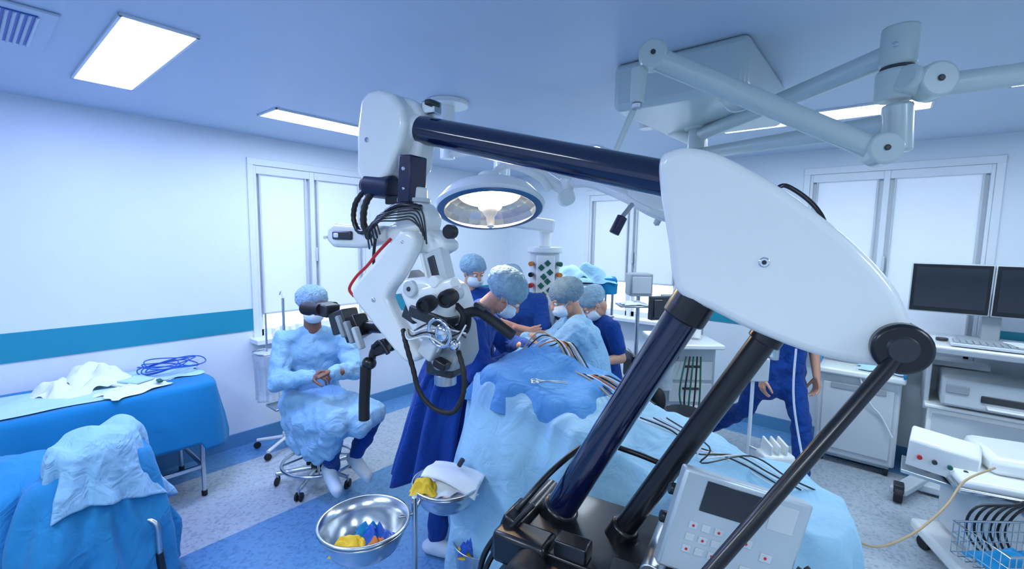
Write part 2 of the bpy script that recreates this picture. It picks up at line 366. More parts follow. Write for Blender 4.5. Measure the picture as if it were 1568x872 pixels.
plain('baseboard_right',[((XR-.008,(YN+YF)/2,.06),(.016,YF-YN-.04,.12))],'base'); plain('baseboard_front',[(((XL+XR)/2,YN+.008,.06),(XR-XL-.04,.016,.12))],'base')
plain('trim_1',[((XL+.004,(YN+1.61)/2,1.105),(.008,1.61-YN,.19)),((XL+.004,(2.79+YF)/2,1.105),(.008,YF-2.79,.19))],'teal')
plain('trim_2',[(((XL-2.98)/2,YF-.004,1.105),(-2.98-XL-.02,.008,.19)),(((-1.75-.67)/2,YF-.004,1.105),(1.08,.008,.19)),(((.62+XR)/2,YF-.004,1.105),(XR-.62,.008,.19))],'teal')
def window(name,axis,w0,w1,z0,z1,mid,drop):
    g=G(name,(XL,(w0+w1)/2,z0) if axis=='L' else ((w0+w1)/2,YF,z0))
    def b(nm,a0,a1,zz0,zz1,d0,d1,m,bev=.004):
        if axis=='L': g.box(nm,(XL-(d0+d1)/2,(a0+a1)/2,(zz0+zz1)/2),(abs(d1-d0),a1-a0,zz1-zz0),m,bevel=bev)
        else: g.box(nm,((a0+a1)/2,YF+(d0+d1)/2,(zz0+zz1)/2),(a1-a0,abs(d1-d0),zz1-zz0),m,bevel=bev)
    b('trim_left_side',w0-.03,w0+.02,z0,z1+.03,-.014,.05,'frame'); b('trim_right_side',w1-.02,w1+.03,z0,z1+.03,-.014,.05,'frame'); b('trim_head',w0-.03,w1+.03,z1-.03,z1+.03,-.016,.05,'frame')
    b('sill',w0-.06,w1+.06,z0-.03,z0+.01,-.16,.09,'frame')
    b('daylight',w0,w1,z0,z1,.12,.125,'sky',0)
    for lo,hi in ((w0+.02,mid),(mid,w1-.02)):
        b('sash_side',lo,lo+.06,z0,z1,.045,.10,'frame'); b('sash_side',hi-.06,hi,z0,z1,.045,.10,'frame'); b('sash_top',lo,hi,z1-.07,z1,.045,.10,'frame'); b('sash_bottom',lo,hi,z0,z0+.07,.045,.10,'frame')
        b('blind_cassette',lo+.022,hi-.022,z1-.10,z1-.030,.0,.05,'frame'); b('blind_guide',lo+.05,lo+.065,drop,z1-.08,.010,.048,'lgrey'); b('blind_guide',hi-.065,hi-.05,drop,z1-.08,.010,.048,'lgrey')
        b('roller_blind_fabric',lo+.055,hi-.055,drop,z1-.08,.034,.038,'blind',0); b('blind_bar',lo+.055,hi-.055,drop-.02,drop,.026,.046,'lgrey')
    b('window_handle',mid+.015,mid+.035,(z0+z1)/2-.1,(z0+z1)/2+.03,-.012,.045,'lgrey'); b('mullion',mid-.022,mid+.022,z0,z1-.03,.0,.05,'frame')
    b('frame_side',w0+.02,w0+.045,z0,z1-.03,.0,.05,'frame'); b('frame_side',w1-.045,w1-.02,z0,z1-.03,.0,.05,'frame')
window('window_1','L',1.64,2.76,.93,2.47,2.18,1.15)
window('window_2','B',-2.95,-1.78,.93,2.42,-2.37,1.36)
window('window_3','B',-.64,.59,.93,2.50,-.07,1.02)
def ceil_panel(name,x0,x1,y0,y1,m='panel'):
    g=G(name,((x0+x1)/2,(y0+y1)/2,H)); c=((x0+x1)/2,(y0+y1)/2)
    g.box('diffuser',(c[0],c[1],H-.004),(x1-x0,y1-y0,.008),m,bevel=0)
    for sx in (-1,1): g.box('frame_side',(c[0]+sx*((x1-x0)/2+.004),c[1],H-.006),(.012,y1-y0+.02,.012),'frame',bevel=.001)
    for sy in (-1,1): g.box('frame_end',(c[0],c[1]+sy*((y1-y0)/2+.004),H-.006),(x1-x0+.02,.012,.012),'frame',bevel=.001)
ceil_panel('unseen_fill_panel',-3.50,-2.36,.465,.715,'panelb')
ceil_panel('unseen_fill_panel',-3.50,-3.23,1.42,2.6)
ceil_panel('unseen_fill_panel',-1.05,.12,3.56,3.84)
ceil_panel('unseen_fill_panel',.42,1.6,3.3,3.58)
ceil_panel('unseen_fill_panel',-3.3,-2.1,3.7,4.0)
ceil_panel('unseen_fill_panel',-2.3,-1.1,-1.0,-.7,'panelfill')  # unseen panel behind the camera, added to brighten the microscope's near side
ceil_panel('unseen_fill_panel',-.2,1.0,-1.0,-.7,'panelfill')  # second unseen panel behind the camera, added as fill
ceil_panel('unseen_fill_panel',1.2,2.4,.9,1.2)  # out of view behind the camera, added for more room light
g=G('air_vent',(-2.84,.04,H))
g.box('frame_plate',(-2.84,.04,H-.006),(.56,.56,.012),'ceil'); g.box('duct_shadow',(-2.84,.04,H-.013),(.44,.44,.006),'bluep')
for i in range(22): g.box('louvre',(-2.84,-.17+i*.0205,H-.018),(.43,.011,.006),'ceil',bevel=.001,rot=(.5,0,0))

# ================================================================== SURGICAL MICROSCOPE (arm plane coordinates: x=-s, y away, z up)
g=G('surgical_microscope',(-.7,.05,0),'arm')
A=lambda s,z,y=0.0:Vector((-s,y,z))
wing=[(552,2070),(520,2092),(470,2094),(390,2065),(255,1978),(118,1862),(30,1760),(-6,1680),(-22,1622),(0,1580),(60,1570),(161,1580),(290,1620),(400,1668),(474,1700),(502,1745),(520,1850),(548,1990)]
g.prism('counterweight_arm_cover',[(-a/1000,b/1000) for a,b in wing],-.01,.12,'white',bevel=.022,smooth=4,seg=4)
g.cyl('cover_screw',A(.285,1.80,-.016),A(.285,1.80,.0),.013,'chrome'); g.cyl('screw_recess',A(.285,1.80,-.018),A(.285,1.80,-.008),.006,'dgrey')
g.cyl('pivot_drum',A(.01,1.622,-.04),A(.01,1.622,.14),.056,'black',bevel=.008); g.rev('pivot_cap',A(.01,1.622,-.048),A(.01,1.622,-.035),[(0,0),(0,.026),(.6,.030),(1,.038)],'dgrey')
g.cyl('main_column',A(.425,1.74,.055),A(.860,.90,.055),.050,'navy',seg=48)
g.cyl('column_collar',A(.425,1.735,.055),A(.478,1.630,.055),.060,'black',bevel=.006); g.cyl('column_foot_ring',A(.828,.96,.055),A(.862,.89,.055),.062,'black',bevel=.01)
g.cyl('parallel_column',A(.250,1.64,.05),A(.635,.92,.05),.033,'black',seg=40); g.cyl('parallel_collar',A(.252,1.635,.05),A(.275,1.59,.05),.041,'black'); g.cyl('parallel_foot',A(.61,.965,.05),A(.64,.905,.05),.045,'black',bevel=.008)
g.cyl('counter_rod',A(.02,1.60,-.03),A(.46,.95,-.335),.016,'black',seg=28); g.boxm('rod_bracket',A(.52,.80,-.36),(.10,0,0),(0,.20,0),(0,0,.16),'black',.012)
g.cyl('boom_tube',A(.50,2.012,.055),A(1.50,2.262,.055),.051,'navy',seg=48)
g.rev('boom_collar',A(1.43,2.245,.055),A(1.56,2.277,.055),[(0,.050),(.05,.054),(.8,.054),(1,.05)],'white')
g.tube('cover_cable',[A(.275,1.985,.11),A(.25,2.0,.13),A(.20,1.965,.13),A(.165,1.92,.12),A(.15,1.87,.10)],.006,'black')
g.prism('base_body',[(-1.00,.30),(-1.00,.70),(-.95,.82),(-.82,.91),(-.40,.91),(-.34,.84),(-.34,.30)],-.20,.24,'black',bevel=.02)
g.box('base_top_plate',(-.66,.03,.915),(.50,.36,.03),'black',bevel=.008)
g.box('base_bracket',(-.88,-.12,.90),(.18,.10,.10),'black',bevel=.015); g.box('base_ledge',(-.50,-.14,.93),(.22,.10,.06),'black',bevel=.012); g.box('base_upright',(-.96,-.06,.90),(.05,.12,.16),'black',rot=(0,.35,0),bevel=.01)
g.cyl('lock_knob',A(.83,.885,-.25),A(.83,.885,-.16),.055,'rubber',bevel=.012); g.cyl('lock_knob_hub',A(.83,.885,-.265),A(.83,.885,-.24),.028,'dgrey')
g.cyl('base_hinge',A(.93,.92,-.12),A(.93,.92,.2),.035,'black',bevel=.008)
g.cyl('side_actuator',A(.50,.955,-.12),A(.50,.955,.15),.030,'steelr'); g.box('gas_spring_block',(-.72,-.12,.955),(.10,.06,.05),'black')
g.tube('guard_rail',[(-1.06,-.10,.70),(-1.03,-.10,.82),(-.93,-.06,.98),(-.86,.06,1.08),(-.78,.20,1.13),(-.66,.27,1.10),(-.48,.27,1.07),(-.32,.26,1.05),(-.24,.24,.95)],.010,'black')
g.tube('guard_rail_lower',[(-1.02,-.16,.66),(-1.00,-.15,.80),(-.93,-.12,.94),(-.87,-.08,1.02)],.009,'black')
g.box('foot_plate',(-.66,.02,.16),(.9,.6,.12),'lgrey',bevel=.03)
for sx in (-1,1):
    for sy in (-1,1):
        g.cyl('castor',(-.66+sx*.38,.02+sy*.24-.02,.055),(-.66+sx*.38,.02+sy*.24+.02,.055),.055,'rubber'); g.box('castor_fork',(-.66+sx*.38,.02+sy*.24,.09),(.05,.06,.05),'dgrey')
g.box('base_lower_body',(-.66,.02,.26),(.55,.40,.12),'dgrey',bevel=.02)
# head: upper joint block
head_o=[(1.62,2.375),(1.56,2.38),(1.50,2.37),(1.445,2.345),(1.415,2.30),(1.41,2.20),(1.43,2.10),(1.48,2.055),(1.56,2.055),(1.62,2.10)]
g.prism('yoke_housing_rear',[(-a,b) for a,b in head_o],.03,.12,'white',bevel=.02)
front_o=[(1.625,2.385),(1.57,2.39),(1.50,2.365),(1.452,2.31),(1.44,2.25),(1.46,2.18),(1.52,2.08),(1.57,2.045),(1.65,2.055),(1.69,2.09),(1.685,2.25),(1.665,2.36)]
g.prism('yoke_housing',[(-a,b) for a,b in front_o],-.03,.05,'white',bevel=.020,seg=4)
g.cyl('housing_screw',A(1.625,2.21,-.036),A(1.625,2.21,-.02),.010,'chrome')
g.box('brake_unit',(-1.405,.08,2.325),(.06,.05,.05),'steelr'); g.box('brake_strap',(-1.385,.06,2.335),(.03,.06,.02),'dgrey')
g.cyl('tilt_motor',A(1.655,2.045,.0),A(1.52,2.03,.0),.045,'navyp',bevel=.008); g.cyl('motor_end',A(1.668,2.047,.0),A(1.65,2.044,.0),.036,'black')
g.box('tilt_bracket',(-1.43,.0,2.055),(.060,.09,.17),'navyp',rot=(0,.06,0)); g.box('tilt_bracket_side',(-1.48,.02,1.985),(.13,.09,.035),'black'); g.cyl('bracket_pin',A(1.43,2.09,-.05),A(1.43,2.09,-.03),.008,'steel'); g.cyl('bracket_pin',A(1.43,2.02,-.05),A(1.43,2.02,-.03),.006,'steel')
g.cyl('swivel_column',A(1.44,1.875,.02),A(1.44,2.03,.02),.050,'white',bevel=.006); g.cyl('swivel_ring',A(1.44,1.975,.02),A(1.44,1.99,.02),.062,'lgrey')
g.prism('swivel_cover',[(-1.50,1.90),(-1.48,1.965),(-1.43,1.98),(-1.37,1.97),(-1.33,1.92),(-1.34,1.87),(-1.42,1.86),(-1.48,1.87)],-.03,.06,'white',bevel=.018)
g.prism('horizontal_beam',[(-1.56,1.86),(-1.53,1.90),(-1.44,1.905),(-1.34,1.875),(-1.28,1.85),(-1.26,1.81),(-1.31,1.785),(-1.42,1.79),(-1.54,1.82)],-.02,.08,'white',bevel=.022)
g.prism('rear_stub',[(-1.90,1.83),(-1.89,1.88),(-1.85,1.90),(-1.69,1.89),(-1.56,1.89),(-1.56,1.83),(-1.70,1.80),(-1.86,1.80)],-.01,.06,'white',bevel=.016)
g.box('stub_slot',(-1.79,-.012,1.85),(.11,.02,.035),'dgrey'); g.box('stub_insert',(-1.82,-.02,1.85),(.03,.01,.02),'white')
g.tube('stub_ring',[A(1.89,1.84,-.02),A(1.91,1.85,.02),A(1.89,1.87,.05)],.007,'white')
elbow=[(1.429,1.867),(1.387,1.870),(1.358,1.845),(1.368,1.798),(1.429,1.708),(1.490,1.638),(1.476,1.591),(1.410,1.506),(1.349,1.445),(1.345,1.415),(1.382,1.396),(1.429,1.405),(1.542,1.496),(1.655,1.591),(1.679,1.628),(1.660,1.666),(1.561,1.751),(1.467,1.836)]
g.prism('elbow_arm',[(-a,b) for a,b in elbow],-.075,-.015,'white',bevel=.018,smooth=3,seg=4)
g.cyl('elbow_screw',A(1.555,1.612,-.081),A(1.555,1.612,-.07),.009,'chrome'); g.cyl('elbow_screw',A(1.41,1.83,-.081),A(1.41,1.83,-.07),.006,'chrome')
g.cyl('elbow_pin',A(1.40,1.43,-.05),A(1.40,1.43,.04),.028,'lgrey')
g.tube('red_fibre_cable',[A(1.50,1.84,-.04),A(1.56,1.79,-.045),A(1.62,1.735,-.045),A(1.68,1.69,-.045),A(1.72,1.64,-.045),A(1.70,1.61,-.04)],.006,'red')
g.box('elbow_cable_cover',(-1.44,.02,1.66),(.06,.05,.12),'grey',rot=(0,.5,0))
# stem and optics body
g.boxm('camera_mount',(-1.355,-.03,1.785),(.075,0,.03),(0,.05,0),(.055,0,-.18),'lgrey'); g.boxm('camera_mount_edge',(-1.335,-.035,1.775),(.030,0,.012),(0,.02,0),(.050,0,-.15),'dgrey'); g.boxm('camera_mount_frame',(-1.365,-.04,1.79),(.010,0,.004),(0,.06,0),(.058,0,-.19),'white')
g.prism('optics_housing',[(-1.385,1.661),(-1.367,1.706),(-1.268,1.715),(-1.190,1.688),(-1.165,1.625),(-1.175,1.571),(-1.24,1.535),(-1.33,1.562)],-.13,.03,'white',bevel=.02)
g.prism('optics_lower',[(-1.305,1.573),(-1.203,1.591),(-1.165,1.554),(-1.15,1.453),(-1.18,1.397),(-1.26,1.388),(-1.305,1.453)],-.09,.04,'grey',bevel=.015)
g.box('optics_dark_band',(-1.25,-.10,1.585),(.16,.08,.04),'dgrey',rot=(0,.2,0)); g.box('zoom_module',(-1.26,-.095,1.53),(.10,.06,.06),'lgrey',rot=(0,.2,0)); g.box('side_module',(-1.34,-.08,1.60),(.06,.07,.09),'dgrey',rot=(0,.4,0))
g.box('objective_housing',(-1.27,-.01,1.385),(.12,.09,.06),'dgrey',bevel=.015); g.cyl('objective_lens',A(1.27,1.32,-.01),A(1.27,1.36,-.01),.04,'steelr')
for k,(s,z) in enumerate(((1.202,1.640),(1.119,1.666))):
    g.cyl('eyepiece_tube',A(s+.03,z+.005,-.10),A(s+.01,z,-.18),.023,'lgrey'); g.rev('eyepiece',A(s+.008,z+.002,-.16),A(s,z-.006,-.215),[(0,0),(0,.024),(.3,.027),(.8,.027),(1,.023),(1,.017),(.85,.014),(.85,0)],'rubber')
g.cyl('binocular_bridge',A(1.285,1.655,-.11),A(1.15,1.695,-.11),.028,'white')
g.cyl('small_knob',A(1.215,1.868,-.04),A(1.215,1.868,-.07),.024,'black'); g.tube('chrome_ring',[A(1.175+.042*math.cos(a),1.545+.046*math.sin(a),-.165-.01*math.sin(a)) for a in [i*.52 for i in range(12)]],.006,'chrome',closed=True)
g.ell('chrome_knob',A(1.175,1.545,-.15),(.028,.02,.030),'chrome'); g.ell('chrome_knob',A(1.14,1.505,-.13),(.020,.02,.020),'chrome'); g.cyl('chrome_spindle',A(1.21,1.54,-.15),A(1.15,1.55,-.15),.010,'chrome')
g.cyl('joint_drum',A(1.32,1.675,-.145),A(1.32,1.675,-.10),.028,'lgrey'); g.cyl('joint_screw',A(1.32,1.675,-.15),A(1.32,1.675,-.14),.008,'dgrey'); g.cyl('joint_drum',A(1.22,1.705,-.14),A(1.22,1.705,-.11),.020,'white')
g.box('focus_box',(-1.245,-.12,1.48),(.06,.05,.07),'lgrey',rot=(0,.5,0)); g.cyl('drape_ring',A(1.23,1.49,-.13),A(1.23,1.49,-.11),.026,'white'); g.box('cable_clamp',(-1.20,-.12,1.43),(.05,.04,.03),'black',rot=(0,.3,0))
# right handle
g.tube('handle_bracket',[A(1.17,1.53,-.03),A(1.14,1.56,-.06),A(1.125,1.60,-.08)],.013,'rubber'); g.tube('handle_fork',[A(1.17,1.625,-.08),A(1.135,1.60,-.09),A(1.145,1.56,-.09),A(1.17,1.545,-.09)],.011,'rubber')
g.tube('control_handle',[A(1.135,1.600,-.08),A(1.085,1.612,-.08),A(1.035,1.592,-.08),A(.985,1.565,-.08),A(.955,1.548,-.08)],.017,'rubber',seg=16); g.box('handle_switch',(-1.07,-.085,1.63),(.045,.028,.016),'dgrey',rot=(0,.4,0))
# left handle and its bracket
g.tube('control_handle_left',[A(1.620,1.345,-.06),A(1.625,1.27,-.06),A(1.632,1.20,-.06),A(1.634,1.125,-.06)],.021,'rubber',seg=16); g.ell('handle_pommel',A(1.612,1.355,-.05),(.030,.026,.026),'black')
g.tube('handle_arm',[A(1.61,1.36,-.04),A(1.60,1.41,-.03),A(1.56,1.44,0),A(1.50,1.42,.0),A(1.44,1.40,.0)],.015,'black'); g.box('handle_joint',(-1.56,-.02,1.42),(.08,.06,.05),'black',rot=(0,-.4,0))
g.tube('handle_lever',[A(1.59,1.42,-.05),A(1.54,1.45,-.06),A(1.50,1.41,-.06)],.009,'black')
# assistant binocular
g.box('assistant_tube',(-1.69,-.04,1.485),(.09,.07,.09),'black',rot=(0,-.5,0)); g.box('assistant_prism',(-1.755,-.04,1.505),(.09,.08,.09),'dgrey',rot=(0,-.35,0))
for k in range(3): g.box('assistant_fin',(-1.72+k*.045,-.085,1.495-k*.018),(.018,.03,.09),'lgrey' if k==2 else 'grey',rot=(0,-.45,0))
g.box('assistant_ocular_block',(-1.845,-.05,1.545),(.07,.07,.05),'dgrey',rot=(0,.1,0))
for dy in (-.08,-.01): g.rev('assistant_ocular',A(1.85,1.55,dy),A(1.95,1.545,dy),[(0,0),(0,.022),(.6,.024),(.7,.029),(1,.027),(1,0)],'rubber')
g.cyl('assistant_pivot',A(1.54,1.50,-.02),A(1.67,1.49,-.02),.025,'black'); g.box('assistant_link',(-1.50,-.01,1.48),(.10,.04,.03),'white',rot=(0,.3,0))
# cables
g.tube('cable_loop',[A(1.65,2.03,-.02),A(1.69,1.98,-.03),A(1.705,1.92,-.03),A(1.68,1.87,-.03),A(1.62,1.87,-.04),A(1.54,1.92,-.05),A(1.46,1.955,-.06),A(1.40,1.96,-.06),A(1.35,1.95,-.04)],.010,'black',ribs=.012)
g.tube('cable_loop',[A(1.61,2.02,-.02),A(1.64,1.97,-.03),A(1.64,1.90,-.04),A(1.61,1.84,-.04)],.012,'rubber',ribs=.012)
for k in range(5):
    d=k*.014; g.tube('cable',[A(1.60-d,1.80+d,-.05),A(1.585-d*.8,1.86+d,-.07),A(1.53-d,1.90+d*.6,-.08),A(1.45-d,1.905+d*.8,-.07),A(1.39-d,1.91+d*.5,-.06),A(1.35-d*.5,1.88-d,-.05)],.0032,'black' if k%2 else 'dgrey')
g.tube('cable',[A(1.59,1.84,-.03),A(1.60,1.75,-.03),A(1.585,1.68,-.02)],.006,'black')
g.tube('corrugated_hose',[A(1.36,1.53,-.13),A(1.33,1.49,-.15),A(1.30,1.41,-.15),A(1.27,1.33,-.15),A(1.205,1.285,-.15),A(1.13,1.29,-.15),A(1.10,1.35,-.14),A(1.105,1.42,-.13),A(1.14,1.48,-.11)],.008,'rubber',ribs=.010)
for k in range(4):
    d=k*.014; g.tube('thin_cable',[A(1.36-d,1.53,-.12),A(1.30-d,1.51+d,-.17),A(1.22,1.53+d,-.17),A(1.15+d,1.50+d*2,-.14),A(1.11,1.57-d,-.11)],.003,'black' if k%2 else 'whitec')
def loc(p):
    return Matrix.Rotation(-ARM_R,3,'Z')@(Vector(p)-ARM_O)
O0=loc((-.365,1.17,1.262)); ex=loc((-.10,1.365,1.172))-O0; ey0=loc((-.405,1.12,1.037))-O0; nn=ex.cross(ey0).normalized(); eyv=nn.cross(ex).normalized()*.27
nn=nn if nn.dot(loc((0,0,1.85))-O0)>0 else -nn
if eyv.z>0: eyv=-eyv
g.boxm('control_console',O0-nn*.04,ex,eyv,nn*.04,'silver',bevel=.008)
g.boxm('console_screen',O0+ex*.18+eyv*.06,ex*.46,eyv*.30,nn*.003,'screen',.001); g.boxm('console_frame',O0+ex*.70+eyv*.08,ex*.2,eyv*.26,nn*.002,'lgrey',.001)
for i in range(3):
    for j in range(3):
        c=O0+ex*(.14+.10*i)+eyv*(.48+.12*j); g.boxm('console_key',c,ex*.065,eyv*.07,nn*.003,'lgrey',.001)
        if (i+j)%2==0: g.cyl('key_lamp',c+ex*.032+eyv*.035,c+ex*.032+eyv*.035+nn*.004,.0035,'red',seg=12,bevel=0)
for j,w in enumerate(((.55,.50),(.72,.58),(.60,.76),(.74,.80))):
    c=O0+ex*w[0]+eyv*w[1]; g.boxm('console_key',c,ex*.09,eyv*.08,nn*.003,'lgrey',.001); g.cyl('key_lamp',c+ex*.04+eyv*.04,c+ex*.04+eyv*.04+nn*.004,.004,'red',seg=12,bevel=0)
for k in range(2): g.cyl('console_roller',O0-nn*.05+eyv*(.3+.3*k)-ex*.02,O0-nn*.05+eyv*(.3+.3*k)+ex*.12,.016,'black')
g.tube('console_bracket',[O0+ex*.5+eyv*.6-nn*.04,O0+ex*.3+eyv*.9-nn*.15,Vector((-.40,.10,.86))],.022,'dgrey')
for k in range(4):
    g.tube('base_cable',[(-.14-.02*k,.06,1.00-.01*k),(-.07,.0+.02*k,.95),(-.04+.02*k,-.02,.87),(-.12,.0,.78),(-.36,.0,.60)],.009,'rubber')

# ================================================================== CEILING BOOM
g=G('ceiling_boom',(-.85,2.6,H))
B=lambda x,y,z:Vector((x/100,y/100,z/100))
g.box('ceiling_housing',(-.80,2.48,2.58),(.60,.80,.22),'boom',bevel=.03,seg=3)
def jarm(nm,p,q,r=.036): 
    p,q=Vector(p),Vector(q); g.cyl(nm,p,q,r,'boom',seg=24,r2=r*.9)
g.cyl('hub',B(-87,265,247),B(-87,265,235),.05,'boom'); g.cyl('hub_collar',B(-87,265,250),B(-87,265,246),.075,'boom',bevel=.01); g.cyl('hub_neck',B(-87,265,262),B(-87,265,228),.038,'boom')
g.cyl('joint_post',B(-3,205,257),B(-3,205,244),.052,'boom',bevel=.01); g.cyl('joint_post_middle',B(-3,205,243),B(-3,205,233),.058,'boom',bevel=.012); g.cyl('joint_post_lower',B(-2,205,232),B(-1,206,216),.044,'boom',bevel=.01)
g.cyl('post_groove',B(-3,205,244),B(-3,205,243),.048,'dgrey'); g.cyl('post_screw',B(-4,199.4,250),B(-4,200.2,250),.008,'steel')
jarm('swing_arm_upper',B(-3,205,249),B(-87,265,243),.038); jarm('swing_arm_lower',B(-2,206,226),B(-87,265,233),.034)
g.cyl('right_knuckle',B(-1,198,238.5),B(7,210,236),.044,'boom',bevel=.01)
jarm('swing_arm_right',B(4,206,236.5),B(62,240,244),.036)
def disc(p,n,r,t):
    n=Vector(n).normalized(); p=Vector(p); g.cyl('knuckle',p-n*t,p+n*t,r,'boom',bevel=.008); g.cyl('knuckle_cap',p-n*(t+.006),p-n*t,r*.18,'dgrey')
disc(B(6,203,237),(-.5,.85,0),.055,.04)
jarm('spring_arm',B(-73,168,252),B(-6,197,216),.040); disc(B(-73,168,252.5),(-.4,.9,0),.050,.04); disc(B(-5,197,216),(-.4,.9,0),.052,.04)
g.cyl('drop_spindle',B(-77.5,167,249),B(-77.5,166,236),.030,'boom',bevel=.006,r2=.026); g.cyl('spindle_nose',B(-77.5,166,236),B(-77.5,166,234),.018,'steelr')
g.cyl('hanging_tube',B(-79,168,236),B(-86,165,217),.012,'boom')
g.tube('hang_cable',[B(-66,215,252),B(-60,225,243),B(-50,228,245)],.004,'whitec')

# ================================================================== SURGICAL LAMPS
def lamp(name,c,n,r,frame='view',on=True):
    g=G(name,(c[0],c[1],c[2]),frame); c=Vector(c); n=Vector(n).normalized()
    g.rev('lamp_dome',c-n*.10,c+n*.06,[(0,0),(0,r*.25),(.15,r*.55),(.5,r*.86),(.85,r*.99),(1,r)],'white',seg=56,solid=.006,sharp=60)
    g.rev('reflector',c-n*.07,c+n*.055,[(0,r*.12),(.12,r*.50),(.4,r*.78),(.7,r*.90),(1,r*.97)],'reflector',seg=24,sharp=5)
    g.rev('rim',c+n*.045,c+n*.075,[(0,r*.97),(0,r*1.03),(.5,r*1.045),(1,r*1.0),(1,r*.93),(.6,r*.93),(0,r*.97)],'white',seg=56)
    g.rev('rim_band',c+n*.064,c+n*.080,[(0,r*1.0),(.5,r*1.01),(1,r*.94),(1,r*.86)],'rim',seg=56)
    g.rev('lens_cover',c+n*.064,c+n*.085,[(0,r*.90),(.7,r*.6),(1,0)],'glass',seg=48,sharp=180)
    g.rev('inner_reflector',c-n*.064,c-n*.030,[(0,r*.10),(.3,r*.42),(1,r*.60)],'innerglow' if on else 'lgrey',seg=24,sharp=5)
    g.cyl('bulb',c-n*.06,c+n*.055,r*.22,'bulb' if on else 'lgrey'); g.rev('bulb_shield',c+n*.055,c+n*.078,[(0,r*.13),(1,r*.12),(1,0)],'lgrey')
    g.rev('sterile_handle',c+n*.075,c+n*.19,[(0,r*.15),(.2,r*.12),(.35,r*.08),(.9,r*.065),(1,0)],'lgrey',seg=24)
    return g,c,n
g,c,n=lamp('surgical_lamp',(-.145,2.85,2.085),(.06,-.36,-1),.325)
g.rev('dome_back_cap',c-n*.16,c-n*.08,[(0,0),(0,.07),(.5,.09),(1,.12)],'white')
g.tube('yoke',[c-n*.15,c-n*.2+Vector((.12,0,.03)),c+Vector((.30,0,.14)),c+Vector((.37,.0,.06))],.022,'white')
g.cyl('yoke_joint',(.325,2.85,2.06),(.325,2.85,2.22),.040,'white',bevel=.01); g.cyl('yoke_disc',(.325,2.78,2.10),(.325,2.92,2.10),.05,'white',bevel=.01)
g.cyl('spring_arm',(.32,2.85,2.14),(-.02,2.95,2.38),.036,'white'); g.cyl('spring_arm_joint',(-.03,2.95,2.30),(-.03,2.95,2.46),.045,'white',bevel=.01)
g.cyl('extension_arm',(-.03,2.95,2.42),(-.42,2.95,2.38),.034,'white'); g.cyl('ceiling_tube',(-.42,2.95,2.34),(-.42,2.95,2.685),.045,'white'); g.cyl('ceiling_flange',(-.42,2.95,2.66),(-.42,2.95,2.69),.13,'white')
g.tube('arm_cable',[(-.06,2.9,2.44),(-.16,2.88,2.47),(-.25,2.88,2.44),(-.4,2.9,2.36)],.006,'whitec')
g.tube('long_arm',[(.36,2.85,2.19),(.45,2.7,2.18),(.60,2.5,2.09),(.74,2.4,2.00),(.9,2.35,1.95)],.036,'white')
g,c,n=lamp('surgical_lamp',(.86,2.55,2.10),(-.30,.42,-1),.27,on=False)
g.cyl('handle_grip',Vector((.545,2.30,1.965)),Vector((.505,2.30,1.88)),.026,'navyp'); g.cyl('handle_stem',Vector((.60,2.33,2.03)),Vector((.545,2.30,1.965)),.012,'grey')
g.tube('yoke',[c-n*.1,Vector((.95,2.55,2.30)),Vector((1.05,2.65,2.35))],.034,'white'); g.cyl('pivot',(1.05,2.65,2.25),(1.05,2.65,2.42),.04,'white',bevel=.008)
g.cyl('support_arm',(1.05,2.65,2.40),(.80,2.85,2.58),.034,'white'); g.cyl('ceiling_tube',(.80,2.85,2.52),(.80,2.85,2.685),.045,'white'); g.cyl('ceiling_flange',(.80,2.85,2.66),(.80,2.85,2.69),.12,'white')

# ================================================================== PATIENT TABLE + DRAPES
g=G('operating_table',(.6,2.1,0),'view')
def hf(x,y):
    s=(x+1)/2
    z=1.14-.40*max(0,s-.12)**1.05
    z+=.11*math.exp(-((x+.55)/.30)**2-((y-.15)/.6)**2)+.04*math.exp(-((x+.1)/.2)**2)*math.exp(-(y/.6)**2)
    z-=.05*(abs(y)**3)-.03*noise.noise(Vector((x*3,y*2,2)))
    return z
g.cloth('patient_drape',(.60,2.12),-math.radians(30),.80,.33,hf,.10,'drape',flare=.13,amp=.042,nf=19,seed=1.3,wr=.017,nu=360,nv=90)
def hf2(x,y): return hf(-.62+x*.36,y*.9+.05)+.05
ca,sa=math.cos(math.radians(-30)),math.sin(math.radians(-30))
cx,cy=.60+ca*(-.47)-sa*.05,2.12+sa*(-.47)+ca*.05
g.cloth('surgical_field_drape',(cx,cy),-math.radians(30),.27,.31,hf2,lambda x,y:hf2(x,y)-.13+.05*x,'draped',flare=.075,amp=.024,nf=11,seed=2.2,wr=.010,nu=200,nv=50)
g.box('table_column',(.6,2.12,.35),(.35,.3,.6),'steelr',rot=(0,0,-.52)); g.box('table_base',(.6,2.12,.06),(.9,.45,.10),'lgrey',rot=(0,0,-.52),bevel=.02)
g.box('table_top_section',(.6,2.12,.66),(1.45,.5,.08),'dgrey',rot=(0,0,-.52))
zt=1.175
g.tube('forceps_jaw',[(.13,2.13,zt),(.19,2.11,zt),(.27,2.10,zt-.005)],.0035,'steel'); g.tube('forceps_jaw',[(.13,2.10,zt),(.19,2.11,zt+.004),(.27,2.13,zt-.004)],.0035,'steel')
for k in (-.018,.018): g.tube('forceps_finger_ring',[(.115+.017*math.cos(a),2.115+k+.014*math.sin(a),zt) for a in [i*.7 for i in range(9)]],.003,'steel',closed=True)
cl=['beige','black','whitec','orange','black','beige','whitec','dgrey']
for k in range(8):
    d=k*.018; g.tube('surgical_lead',[(.06+d,2.45,1.24),(.15+d,2.42,1.35-d),(.25+d*.6,2.38,1.30),(.31+d,2.30,1.19-d*.4),(.37+d,2.24+.01*math.sin(k*2),1.165),(.44+d*1.5,2.17,1.13-d*.2),(.50+d*1.4,2.06,1.09)],.0038,cl[k])
